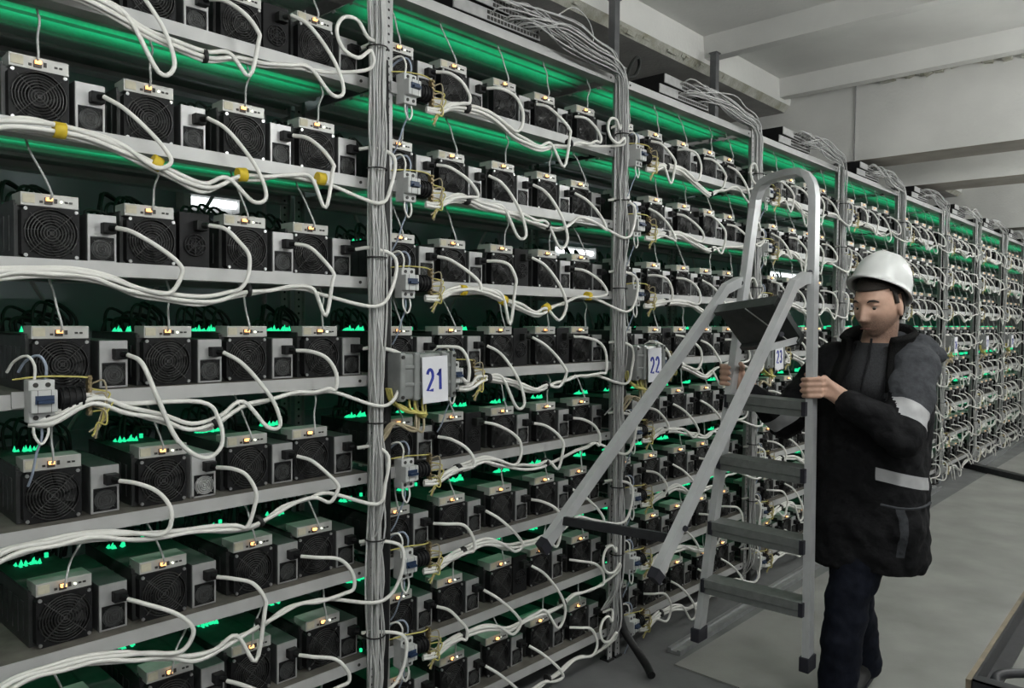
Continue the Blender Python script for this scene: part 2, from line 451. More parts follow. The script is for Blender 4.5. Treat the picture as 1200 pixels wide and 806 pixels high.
# lit tubes in the aisle behind the racks
for (x0, x1, z, lab) in ((-.33, -.13, 1.900, 'lit tube lamp glimpsed behind the rack before sign 21'), (1.62, 2.0, 1.875, 'lit tube lamp glimpsed behind the racks signed 21 and 22'), (4.2, 5.0, 1.88, 'lit tube lamp glimpsed behind the rack past sign 23')):
    t = thing('back_tube_lamp', lab, 'lamp', ((x0 + x1) / 2, .69, z)); h = (x1 - x0) / 2
    mb = MB(); mb.cyl((-h, 0, 0), (h, 0, 0), .015, 10); obj('tube', mb.mesh('back_tube', M['tube2']), t)
    mb = MB()
    for s in (-1, 1): mb.box((s * h - .012, -.03, -.03), (s * h + .012, .035, .03))
    mb.box((-h, .024, -.03), (h, .036, .03))
    obj('tube_holder', mb.mesh('back_tube_holder', M['plate']), t)

# ------------------------------------------------------------------ mining machine (fan face at y=0 looking to -y)
MW, FH, CH = .136, .121, .030
def fan_frame(sz, depth, hole, nseg=32):
    mb = MB(); h = sz / 2; vs = []
    for k in range(nseg):
        a = 2 * math.pi * (k + .5) / nseg; c, s = math.cos(a), math.sin(a); q = h / max(abs(c), abs(s))
        vs += [(c * q, 0, s * q), (c * hole, 0, s * hole), (c * hole, depth, s * hole), (c * q, depth, s * q)]
    fs = []
    for k in range(nseg):
        i, j = k * 4, ((k + 1) % nseg) * 4
        fs += [(i, j, j + 1, i + 1), (i + 1, j + 1, j + 2, i + 2), (j, i, i + 3, j + 3)]
    mb.add(vs, fs)
    return mb
def grille(mb, R, rings, r, z0=0., y=-.004, cross=True, ns=22):
    for k in range(rings):
        mb.ring((0, y, z0), (0, 1, 0), R * (k + .6) / rings, r, ns, 4)
    if cross:
        q = R * 1.0 * .7071 * 1.09
        for sx in (-1, 1): mb.tube([(-q * sx, y + .001, z0 - q), (q * sx, y + .001, z0 + q)], r * 1.2, 4)
def blades(mb, R, hub, nb, y):
    mb.cyl((0, y, 0), (0, y + .014, 0), hub, 14)
    for k in range(nb):
        a0 = 2 * math.pi * k / nb; vs = []
        for (rr, da, dy) in ((hub, 0, 0), (R, .25, 0), (R, .85, .014), (hub, .55, .012)):
            vs.append((math.cos(a0 + da) * rr, y + dy, math.sin(a0 + da) * rr))
        mb.add(vs, [(0, 1, 2, 3)])
fz = FH / 2
mb = MB()
mb.box((-MW / 2, .026, 0), (MW / 2, .030, FH), 0)
mb.box((-MW / 2, .030, .0), (MW / 2, .36, .004), 0); mb.box((-MW / 2, .030, .004), (-MW / 2 + .004, .36, FH + .012), 0); mb.box((MW / 2 - .004, .030, .004), (MW / 2, .36, FH + .012), 0)
mb.box((-MW / 2 + .004, .034, .02), (MW / 2 - .004, .35, FH + .006), 1)
mb.box((-MW / 2, .06, FH + .006), (MW / 2, .36, FH + .012), 1)
for k in range(7): mb.box((-MW / 2 - .002, .06 + k * .042, .02), (-MW / 2, .08 + k * .042, FH - .02), 0)
MACH_CASE = mb.mesh('machine_case', [M['case'], M['casetop']])
mb = fan_frame(.120, .026, .0575); MACH_FAN = mb.mesh('fan_frame', M['black'])
mb = MB(); blades(mb, .055, .021, 9, .008); MACH_BLADE = mb.mesh('fan_blades', M['blade'])
mb = MB(); grille(mb, .0575, 9, .0012)
MACH_GRILLE = mb.mesh('fan_grille', M['wire'])
mb = MB()
for sx in (-1, 1):
    for sz in (-1, 1): mb.cyl((sx * .0525, -.004, sz * .0525), (sx * .0525, .001, sz * .0525), .0042, 8)
MACH_SCREW = mb.mesh('fan_screws', M['screw'])
mb = MB(); mb.bbox((-.060, .004, 0), (.060, .07, CH), .0015)
mb.box((-.057, .002, .006), (-.032, .0045, .026), 1)
for (x0, x1, z0, z1) in ((-.022, -.016, .008, .013), (.008, .014, .010, .020), (.030, .036, .012, .016), (.040, .046, .012, .016), (-.012, .004, .006, .021)): mb.box((x0, .001, z0), (x1, .0045, z1), 2)
CTRL = mb.mesh('control_board', [M['plate'], M['sticker'], M['port']])
mb = MB(); mb.cbox((-.004, -.003, .017), (.012, .008, .007)); AMB = mb.mesh('port_light', M['amber'])
mb = MB(); mb.cyl((.022, -.001, .014), (.022, .003, .014), .0028, 8); WLED = mb.mesh('board_light', M['whiteled'])
GLOW = []; LEADS = []
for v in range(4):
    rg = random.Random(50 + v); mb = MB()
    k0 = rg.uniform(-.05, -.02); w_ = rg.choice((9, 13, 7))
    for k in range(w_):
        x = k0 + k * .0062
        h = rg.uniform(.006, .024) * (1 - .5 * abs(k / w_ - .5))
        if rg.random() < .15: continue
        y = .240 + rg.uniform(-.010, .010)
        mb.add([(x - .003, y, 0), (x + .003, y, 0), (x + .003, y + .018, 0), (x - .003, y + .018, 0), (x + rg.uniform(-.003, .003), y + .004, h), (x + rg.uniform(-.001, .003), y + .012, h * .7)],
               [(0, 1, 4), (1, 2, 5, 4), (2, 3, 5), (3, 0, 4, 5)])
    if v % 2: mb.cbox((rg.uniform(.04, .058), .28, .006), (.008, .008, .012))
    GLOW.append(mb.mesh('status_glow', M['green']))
    mb = MB()
    for k in range(11):
        x = -.060 + k * .011 + rg.uniform(-.006, .006); y = .305 + rg.uniform(-.025, .025); h = rg.uniform(.025, .085)
        mb.tube(crom([(x, y, -.01), (x + rg.uniform(-.01, .01), y - .004, h * .7), (x + .025, y + .015, h), (x + .06 + rg.uniform(0, .03), y + .03, h * .5), (x + .075, y + .035, -.025)], 4), .0044, 5)
    LEADS.append(mb.mesh('board_leads', M['lead']))
# simple single-mesh machine for far bays
mb = MB()
mb.box((-MW / 2, .03, 0), (MW / 2, .36, FH + .01), 0)
mb.box((-.06, .0, .001), (.06, .03, FH), 1)
for k in range(4): mb.ring((0, -.002, fz), (0, 1, 0), .012 + k * .014, .0018, 14, 4, 2)
mb.box((-.058, .004, FH), (.058, .06, FH + CH), 3); mb.cbox((-.004, .0, FH + .017), (.012, .012, .008), 4)
for (x, w, h) in ((-.03, .02, .02), (.0, .014, .014), (.035, .018, .024)): mb.box((x - w / 2, .25, FH + .01), (x + w / 2, .275, FH + .012 + h), 5)
FAR_MACH = mb.mesh('machine_simple', [M['case'], M['black'], M['wire'], M['plate'], M['amberdim'], M['green']])

# power supplies
def psu_meshes(w, h, d, top, kind):
    A = MB(); A.bbox((-w / 2, .004, 0), (w / 2, d, h), .0015)
    B = MB(); B.box((-w / 2 + .001, 0, .062), (w / 2 - .001, .0045, h - .001)); B.box((-w / 2 + .001, 0, .001), (-w / 2 + .006, .0045, .062)); B.box((w / 2 - .006, 0, .001), (w / 2 - .001, .0045, .062)); B.box((-w / 2 + .001, 0, .001), (w / 2 - .001, .0045, .005))
    F = fan_frame(.054, .012, .0255, 20)
    G = MB(); grille(G, .0255, 4, .001, ns=16)
    S = MB(); S.bbox((-.004, -.022, h - .046), (.026, .002, h - .020), .002); S.tube([(.012, -.020, h - .033), (.020, -.034, h - .034)], .0075, 8)
    return A, B, F, G, S
PSU_H = .116
A, B, F, G, S = psu_meshes(.066, PSU_H, .30, .06, 0)
PSU = dict(case=A.mesh('supply_case', M['psucase']), plate=B.mesh('supply_plate', M['psu']), fan=F.mesh('supply_fan', M['black']), grille=G.mesh('supply_grille', M['wire']), plug=S.mesh('supply_plug', M['black']))
PSU_SILVER = dict(PSU); PSU_SILVER['case'] = A.mesh('bright_supply_case', M['silver']); PSU_SILVER['plate'] = B.mesh('bright_supply_plate', M['silver'])
G2 = MB(); grille(G2, .0255, 5, .0018, ns=18); PSU_SILVER['grille'] = G2.mesh('bright_supply_grille', M['screw'])
# tall black supply with a ring vent
A2 = MB(); A2.bbox((-.040, .002, 0), (.040, .32, .145), .002)
R2 = MB()
for q in (.012, .020, .028): R2.ring((0, -.001, .06), (0, 1, 0), q, .0022, 20, 4)
for k in range(4): R2.cbox((0, -.001, .06), (.056, .003, .003), 0, Matrix.Rotation(k * math.pi / 4, 3, 'Y'))
S2 = MB(); S2.bbox((-.004, -.022, .098), (.026, .004, .124), .002); S2.tube([(.012, -.020, .111), (.020, -.034, .110)], .0075, 8)
PSU_BLACK = dict(case=A2.mesh('black_supply_case', M['black']), vent=R2.mesh('supply_vent', M['blade']), plug=S2.mesh('black_supply_plug', M['lead']))
mb = MB(); mb.box((-.033, .004, 0), (.033, .30, PSU_H), 0); mb.box((-.032, 0, .062), (.032, .004, PSU_H - .001), 1); mb.box((-.027, -.001, .004), (.027, .004, .058), 2); mb.box((-.004, -.02, .07), (.026, .002, .096), 2)
for k in range(3): mb.ring((0, -.003, .031), (0, 1, 0), .007 + k * .008, .001, 12, 4, 3)
FAR_PSU = mb.mesh('supply_simple', [M['psucase'], M['psu'], M['black'], M['wire']])

OFFS = [.090, .334, .584, .830, 1.070]
BM1 = {1: (-.948, -.702, -.451, -.223), 2: (-.924, -.697, -.444, -.236), 3: (-.905, -.66, -.44, -.206), 4: (-.925, -.675, -.435, -.232), 5: (-.902, -.674, -.422, -.217), 6: (-.90, -.655, -.433, -.190)}
BLACKS = {(-1, 0, 3), (-1, 2, 2), (0, 2, 2), (0, 3, 2), (0, 3, 3), (1, 1, 2), (0, 6, 2), (1, 3, 1), (0, 4, 1), (2, 2, 0)}
SILVERS = {(-1, 4, 2)}
FULL = 3          # bays below this index get machines with every part
LASTB = 5         # last bay whose machines are individuals
def zbund(b, r):
    rg = random.Random(1000 + b * 17 + r)
    vals = [-.062, -.030 + rg.uniform(-.01, .012), -.028 + rg.uniform(-.012, .015), -.055 + rg.uniform(-.02, .015), -.080 + rg.uniform(-.03, .02), -.060 + rg.uniform(-.02, .02), -.028 + rg.uniform(-.012, .012), -.030 + rg.uniform(-.03, .015), -.06]
    def f(u):
        u = max(0., min(.9999, u)) * (len(vals) - 1); i = int(u); t = u - i; t = t * t * (3 - 2 * t)
        return vals[i] * (1 - t) + vals[i + 1] * t
    return f
def cord_path(b, r, s, X0, xp, zp):
    rg = random.Random(5000 + b * 131 + r * 17 + s)
    zs = ROWZ[r]; f = zbund(b, r)
    xe = X0 + (.34 if r == 3 else .19)
    zb = lambda x: zs + f((x - X0 - .15) / 1.05)
    ang = 2 * math.pi * s / 5; ofy, ofz = -.044 + math.cos(ang) * .009, math.sin(ang) * .010
    p0 = Vector((xp + .018, -.003, zp))
    pts = [p0]
    big = rg.uniform(.75, 1.5); lowr = rg.uniform(.03, .10) if rg.random() < .3 else 0.
    if s == 4:
        if rg.random() < .30:       # a spare turn coiled in front of the upright
            cx, cz, R = xp - .045 + rg.uniform(-.03, .01), zs + .055 + rg.uniform(-.02, .02), rg.uniform(.05, .072)
            pts.append(p0 + Vector((.02, -.035, .015)))
            for k in range(7): a = math.radians(20 + k * 52); pts.append(Vector((cx + R * math.cos(a), -.075 - k * .004, cz + R * math.sin(a))))
            pts.append(Vector((xp - .01, -.085, zs - .005)))
        else:
            pts += [p0 + Vector((.035, -.035, .004)), p0 + Vector((.075 * big, -.075, -.025)), Vector((xp + .075 * big, -.085, zs - .0 - .03 * big)), Vector((xp + .035, -.08, zb(xp - .02) - .035))]
        xj = xp - .05
    else:
        up = rg.uniform(-.02, .025)
        if (b, r, s) == (-1, 3, 1):
            pts += [p0 + Vector(q) for q in ((.02, -.035, -.02), (.045, -.06, -.10), (.09, -.07, -.21), (.155, -.075, -.262), (.200, -.075, -.235), (.195, -.072, -.17), (.15, -.065, -.12))]
            up = None
    if s != 4 and up is None:
        xj = xp + .045
    elif s != 4:
        if rg.random() < .62:
            pts += [p0 + Vector((.026, -.036, -.006 + up * .3)), p0 + Vector((.066 * big, -.060, -.032 + up)), p0 + Vector((.094 * big, -.070, -.072 + up * .6)), Vector((xp + .112 * big, -.072, zs - .022 + rg.uniform(-.015, .01))), Vector((xp + .090 * big, -.066, zb(xp + .09) + .004 - lowr))]
        else:
            pts += [p0 + Vector((.030, -.036, -.026)), p0 + Vector((.070, -.058, -.066 - .2 * lowr)), p0 + Vector((.110, -.066, -.108 - .5 * lowr)), p0 + Vector((.128, -.068, -.142 - lowr)), Vector((xp + .112, -.062, zb(xp + .10) - .018 - lowr))]
        xj = xp + .045
        if xj > xe: pts.append(Vector((xj, -.055, zb(xj) + ofz)))
    x = xj - .06
    while x > xe + .03:
        pts.append(Vector((x, ofy + rg.uniform(-.002, .002), zb(x) + ofz + rg.uniform(-.003, .003)))); x -= .075
    pts.append(Vector((xe, ofy + .006, zs - .058 + ofz)))
    pts.append(Vector((xe - .045, -.022 + ofy * .2, zs - .050 + ofz * .6 - .01)))
    return pts
def net_path(b, r, s, X0, xm):
    rg = random.Random(9000 + b * 131 + r * 17 + s)
    zs = ROWZ[r]; za = TOPZ if r == 0 else ROWZ[r - 1]
    d = rg.uniform(-.04, .05)
    return [(xm - .004, .030, zs + FH + .017), (xm - .004, .020, zs + FH + .03), (xm - .004 + d * .35, .034, zs + .195), (xm + d * .9, .045, zs + .235), (xm + d * 1.0, .062, za - .045), (xm + d, .062, za - .02), (xm + d + .04, .036, za - .025), ((X0 + P - .075), .036, za - .026)]
far_m = MB(); far_c = MB(); far_n = MB()
def addmesh(dst, me, loc, remap=0):
    o = len(dst.v)
    dst.v += [(v.co.x + loc[0], v.co.y + loc[1], v.co.z + loc[2]) for v in me.vertices]
    for p in me.polygons:
        dst.f.append([i + o for i in p.vertices]); dst.mi.append(p.material_index + remap); dst.sm.append(False)
for b in NB:
    X0 = b * P
    for r in range(8):
        zs = ROWZ[r]
        for s in range(5):
            if b == -1 and s == 0: continue
            rg = random.Random(200 + b * 97 + r * 11 + s)
            xm = X0 + OFFS[s] + rg.uniform(-.010, .010)
            if b == -1 and r in BM1: xm = BM1[r][s - 1]
            yf = .036 + rg.uniform(-.008, .012)
            xp = xm + .110 + rg.uniform(-.004, .004)
            if s == 4: xp = min(xp, X0 + P - .10)
            blk, slv = (b, r, s) in BLACKS, (b, r, s) in SILVERS
            zp = zs + (.110 if blk else PSU_H - .034)
            cp = cord_path(b, r, s, X0, xp, zp)
            npth = net_path(b, r, s, X0, xm)
            if b > LASTB:
                addmesh(far_m, FAR_MACH, (xm, yf, zs)); addmesh(far_m, FAR_PSU, (xp, yf, zs), 6)
                far_c.tube(crom(cp, 3), .0058, 4); far_n.tube(crom(npth, 2), .003, 4)
                continue
            full = b < FULL
            w = where(b, s, r)
            mc = thing('mining_machine', 'black fan-fronted mining machine, ' + w, 'mining machine', (xm, yf, zs), (0, 0, rg.uniform(-.03, .03)), 'mining machines on the racks') if full else \
                tag(obj('mining_machine', FAR_MACH, None, (xm, yf, zs)), 'black fan-fronted mining machine, ' + w, 'mining machine', 'mining machines on the racks')
            if full:
                obj('case', MACH_CASE, mc)
                fn = obj('fan', MACH_FAN, mc, (0, 0, fz)); obj('fan_blades', MACH_BLADE, fn); obj('fan_grille', MACH_GRILLE, fn); obj('fan_screws', MACH_SCREW, fn)['kind'] = 'stuff'
                cb = obj('control_board', CTRL, mc, (rg.uniform(-.004, .004), 0, FH)); obj('port_light', AMB, cb)
                if rg.random() < .75: obj('board_light', WLED, cb)
                obj('status_glow', GLOW[rg.randrange(4)], mc, (0, 0, FH + .012))['kind'] = 'stuff'
                obj('board_leads', LEADS[rg.randrange(4)], mc, (0, 0, FH + .012))
            kd = 'tall black' if blk else ('bright silver' if slv else 'slim grey')
            lab = ('%s power supply, machine %s' % (kd, w)) if b == -1 else ('%s power supply beside %s machine, %s' % (kd, ORD[s], where2(b, r)))
            if full:
                ps = thing('power_supply', lab, 'power supply', (xp, yf, zs), None, 'power supplies beside the machines')
                if blk:
                    obj('case', PSU_BLACK['case'], ps); obj('ring_vent', PSU_BLACK['vent'], ps); obj('plug', PSU_BLACK['plug'], ps)
                else:
                    K = PSU_SILVER if slv else PSU
                    obj('case', K['case'], ps); obj('face_plate', K['plate'], ps)
                    fo = obj('fan', K['fan'], ps, (0, -.001, .0325)); obj('fan_grille', K['grille'], fo); obj('plug', K['plug'], ps)
            else: tag(obj('power_supply', FAR_PSU, None, (xp, yf, zs)), lab, 'power supply', 'power supplies beside the machines')
            mb = MB(); mb.tube(crom(cp, 5 if full else 3), .0058, 6 if full else 4)
            tag(obj('white_mains_cable', mb.mesh('white_mains_cable', M['cord'])), ('white cord from supply %s' % w) if b == -1 else ('white power cord looping from %s power supply, %s' % (ORD[s], where2(b, r))), 'power cord', 'white power cords of the racks')
            mb = MB(); mb.tube(crom(npth, 4 if full else 2), .0029, 5 if full else 4)
            tag(obj('network_cable', mb.mesh('network_cable', M['net'])), ('grey network cable, machine %s' % w) if b == -1 else ('thin grey network cable rising from %s machine, %s' % (ORD[s], where2(b, r))), 'cable', 'network cables rising from machines')
tag(obj('distant_machine_stock', far_m.mesh('distant_machine_stock', [M['case'], M['black'], M['wire'], M['plate'], M['amberdim'], M['green'], M['psucase'], M['psu'], M['black'], M['wire']])), 'distant mining machines filling the last racks from sign 27 on', 'mining machines', None, 'stuff')
tag(obj('distant_cord_tangle', far_c.mesh('distant_cord_tangle', M['cord'])), 'tangle of white power cords on the last racks from sign 27 on', 'cords', None, 'stuff')
tag(obj('distant_cable_tangle', far_n.mesh('distant_cable_tangle', M['net'])), 'thin grey network cables on the last racks from sign 27 on', 'cables', None, 'stuff')
# tapes and ties round the cord bundles
def ringtie(name, x, r, b, m, lab, cat, grp, w=.016):
    X0 = b * P; f = zbund(b, r); z = ROWZ[r] + f((x - X0 - .15) / 1.05)
    z2 = ROWZ[r] + f((x + .02 - X0 - .15) / 1.05)
    d = Vector((.02, 0, z2 - z)).normalized() * w / 2
    c = Vector((x, -.044, z)); mb = MB(); mb.tube([c - d * 1.0, c - d * .95, c + d * .95, c + d], [.016, .0185, .0185, .016], 10, caps=True)
    tag(obj(name, mb.mesh(name, m)), lab, cat, grp)
for i, x in enumerate((-.93, -.72, -.50, -.26)):
    ringtie('yellow_tape', x, 1, -1, M['tape'], '%s yellow tape band back from sign 21 bay, on cords of second shelf down' % ORD[3 - i], 'tape', 'yellow tape on cord bundles', .024)
for i, x in enumerate((.30, .50, .74, 1.0)):
    ringtie('yellow_tape', x, 2, 0, M['tape'], '%s yellow tape band from the breaker, third shelf down, rack bay signed 21' % ORD[i], 'tape', 'yellow tape on cord bundles', .022)
for b in range(-1, 6):
    for r in range(8):
        if (b, r) in ((-1, 1), (0, 2)): continue
        rg = random.Random(b * 31 + r)
        for i, x in enumerate((.30 if r != 3 else .42, .80 + rg.uniform(-.1, .1))):
            if b == -1 and i == 0: continue
            ringtie('cable_tie', b * P + x + rg.uniform(-.02, .02), r, b, M['tie'], 'black tie round white cords %s, %s, %s' % (('near the breaker', 'mid shelf')[i], ROWN[r], BAYN[b]), 'cable tie', 'black ties on cord bundles', .010 if i else .018)

# ------------------------------------------------------------------ breakers with terminal blocks
mb = MB()
mb.bbox((-.026, -.040, -.050), (.026, .0, .045), .003); mb.bbox((-.026, -.062, -.026), (.026, -.038, .024), .003)
for s in (-1, 1): mb.box((s * .013 - .0005, -.0625, -.026), (s * .013 + .0005, -.0615, .024), 1)
BRK_BODY = mb.mesh('breaker_body', [M['brk'], M['port']])
mb = MB(); mb.box((-.018, -.066, -.006), (.018, -.061, .012)); mb.cbox((0, -.070, -.001), (.03, .012, .007)); BRK_TOG = mb.mesh('breaker_toggle', M['blue'])
mb = MB()
for sx in (-1, 1):
    for z in (.034, -.038): mb.cyl((sx * .012, -.042, z), (sx * .012, -.036, z), .0055, 10)
BRK_SCR = mb.mesh('breaker_screws', M['port'])
mb = MB()
for sx in (-1, 1): mb.tube(crom([(sx * .011, -.025, .04), (sx * .011, -.030, .075), (sx * .011 - .012, -.02, .098), (sx * .011 - .03, .01, .085), (sx * .011 - .04, .03, .06)], 4), .0032, 6, 0 if sx < 0 else 1)
mb.tube(crom([(-.012, -.028, -.045), (-.014, -.032, -.075), (0, -.034, -.098), (.014, -.032, -.075), (.012, -.028, -.045)], 4), .0032, 6, 0)
mb.tube(crom([(.003, -.02, -.045), (.004, -.02, -.085), (-.004, -.01, -.12), (-.008, .01, -.17), (-.012, .03, -.2)], 4), .0028, 6, 1)
BRK_WIRE = mb.mesh('breaker_wires', [M['cord'], M['bluewire']])
mb = MB(); mb.cyl((.034, -.03, 0), (.085, -.03, 0), .024, 14)
for k in range(4): mb.cyl((.038 + k * .013, -.03, 0), (.043 + k * .013, -.03, 0), .027, 14)
mb.box((.03, -.02, -.028), (.09, 0, .028)); TB_BODY = mb.mesh('terminal_body', M['black'])
mb = MB(); mb.box((.094, -.036, -.042), (.102, -.020, .050))
for k in range(7): mb.cyl((.098, -.042, -.034 + k * .013), (.098, -.034, -.034 + k * .013), .004, 8)
TB_BAR = mb.mesh('terminal_bar', M['brass'])
mb = MB(); rg = random.Random(3)
for k in range(6):
    z = -.034 + k * .013
    mb.tube(crom([(.104, -.03, z), (.122 + rg.uniform(0, .02), -.05, z + rg.uniform(-.01, .01)), (.128, -.05, z - .03), (.115 + rg.uniform(-.01, .01), -.04, -.06), (.10 + rg.uniform(-.01, .02), -.03, -.075 - rg.uniform(0, .025))], 4), .0022, 5, k % 2)
mb.tube(crom([(.10, -.03, .045), (.06, -.045, .05), (0, -.03, .052), (-.05, -.01, .046)], 4), .0022, 5, 0)
TB_WIRE = mb.mesh('earth_wires', [M['yellow'], M['tan']])
mb = MB(); mb.box((-.05, -.006, -.018), (.115, 0, .018)); DIN = mb.mesh('mounting_rail', M['galv'])
for b in range(-1, 8):
    for r in range(8):
        if b == -1 and r != 3: continue
        x = b * P + (.262 if r == 3 else .066)
        if b == -1: x = -.968
        z = ROWZ[r] - .012; rg = random.Random(77 + b * 9 + r)
        w = where2(b, r)
        t = thing('circuit_breaker', 'pale grey two-pole circuit breaker on the beam, ' + w, 'circuit breaker', (x, -.004, z), (0, 0, rg.uniform(-.08, .08)), 'circuit breakers on the racks')
        obj('breaker_body', BRK_BODY, t); obj('toggle', BRK_TOG, t); obj('terminal_screws', BRK_SCR, t)['kind'] = 'stuff'; obj('wires', BRK_WIRE, t)['kind'] = 'stuff'; obj('mounting_rail', DIN, t)
        t = thing('terminal_block', 'terminal block with brass bar and yellow wires, ' + w, 'terminal block', (x, -.004, z), None, 'terminal blocks on the racks')
        obj('block_body', TB_BODY, t); obj('terminal_bar', TB_BAR, t); obj('earth_wires', TB_WIRE, t)

# ------------------------------------------------------------------ junction boxes with number signs on the fourth shelf
def arc(cx_, cy_, rx, ry, a0, a1, n=9): return [(cx_ + rx * math.cos(math.radians(a0 + (a1 - a0) * k / n)), cy_ + ry * math.sin(math.radians(a0 + (a1 - a0) * k / n))) for k in range(n + 1)]
STROKE = {'1': [[(.12, .70), (.5, 1.), (.5, 0)]],
          '2': [arc(.45, .70, .38, .30, 165, -25) + [(.06, 0), (.86, 0)]],
          '3': [arc(.43, .745, .36, .255, 155, -90) + arc(.43, .255, .40, .255, 90, -160)],
          '4': [[(.68, 0), (.68, 1.), (.04, .28), (.92, .28)]],
          '5': [[(.80, 1.), (.20, 1.), (.14, .55)] + arc(.43, .31, .40, .31, 130, -150)],
          '6': [[(.72, .98)] + arc(.45, .32, .39, .52, 118, 180, 5) + arc(.45, .30, .39, .30, 180, 540, 16)],
          '7': [[(.06, 1.), (.86, 1.), (.36, 0)]],
          '8': [arc(.45, .75, .33, .25, 0, 360, 14), arc(.45, .26, .40, .26, 0, 360, 14)],
          '9': [[(.20, .02)] + arc(.45, .68, .39, .52, -62, 0, 5) + arc(.45, .70, .39, .30, 0, 360, 16)]}
def digits(txt):
    mb = MB(); w, h = .030, .066
    for k, ch in enumerate(txt):
        for st_ in STROKE[ch]:
            mb.sweep([Vector((-.036 + k * .041 + x * w, (y - .5) * h, 0)) for x, y in st_], [(-.0008, -.0052), (.0008, -.0052), (.0008, .0052), (-.0008, .0052)], (0, 0, 1))
    return mb.mesh('sign_digits', M['ink'])
mb = MB(); mb.bbox((-.115, -.085, -.072), (.115, -.012, .072), .012)
for x in (-.118, -.060, .055, .098): mb.bbox((x, -.094, -.076), (x + .022, -.008, .076), .006)
for z in (-.03, .025): mb.bbox((-.10, -.090, z), (.10, -.08, z + .012), .003)
JB = mb.mesh('box_body', M['jbox'])
mb = MB()
for sx in (-1, 1):
    for sz in (-1, 1): mb.cyl((sx * .109, -.098, sz * .062), (sx * .109, -.092, sz * .062), .006, 8)
JBS = mb.mesh('box_screws', M['port'])
mb = MB(); mb.box((-.053, -.0015, -.074), (.053, .0015, .074)); PLATE = mb.mesh('sign_plate', M['paper'])
for b in range(0, 9):
    X0 = b * P; z = ROWZ[3] - .005; num = str(21 + b)
    bn = BAYN[b]
    t = thing('junction_box', 'ribbed grey plastic junction box, ' + bn, 'junction box', (X0 + .105, -.004, z + .0), (0, 0, .02), 'junction boxes on the racks')
    obj('box_body', JB, t); obj('box_screws', JBS, t)['kind'] = 'stuff'
    sg = thing('number_sign', ('white rectangular sign with blue number %s on the junction box' % NUMW[21 + b]) if b not in (3, 4) else 'white number sign on the junction box, ' + BAYN[b], 'sign', (X0 + .128, -.102, z - .012), (0, math.radians(-2), 0), 'number signs of the bays')
    obj('sign_plate', PLATE, sg)
    obj('digits', digits(num), sg, (0, -.0022, 0), (math.pi / 2, 0, 0))
    wb = thing('wire_bundle', 'yellow and tan wires looping under the junction box, ' + bn, 'wires', (X0 + .03, -.06, z - .075), None, 'yellow wire bundles under the boxes')
    rg = random.Random(400 + b)
    for k in range(9):
        q = k / 8.; ym = rg.uniform(-.02, .02)
        if k < 5: pts = [(.02 + q * .16, ym, .02), (.02 + q * .15, ym - .01, -.03 - q * .02), (.08, ym - .015, -.045 - .004 * k), (.0, ym - .01, -.035 + .004 * k), (-.04, ym, .0), (-.055, ym, .04)]
        else: pts = [(-.02 + q * .1, ym, .02), (-.01 + q * .09, ym - .01, -.06 - q * .04), (.0 + q * .03, ym - .02, -.11 + q * .02), (-.035, ym - .01, -.07), (-.06, ym, -.06 - .006 * k), (-.08, ym + .02, -.14)]
        mb = MB(); mb.tube(crom(pts, 5), .0042, 5)
        obj('wire', mb.mesh('bundle_wire', M['yellow'] if k < 5 else M['tan']), wb)

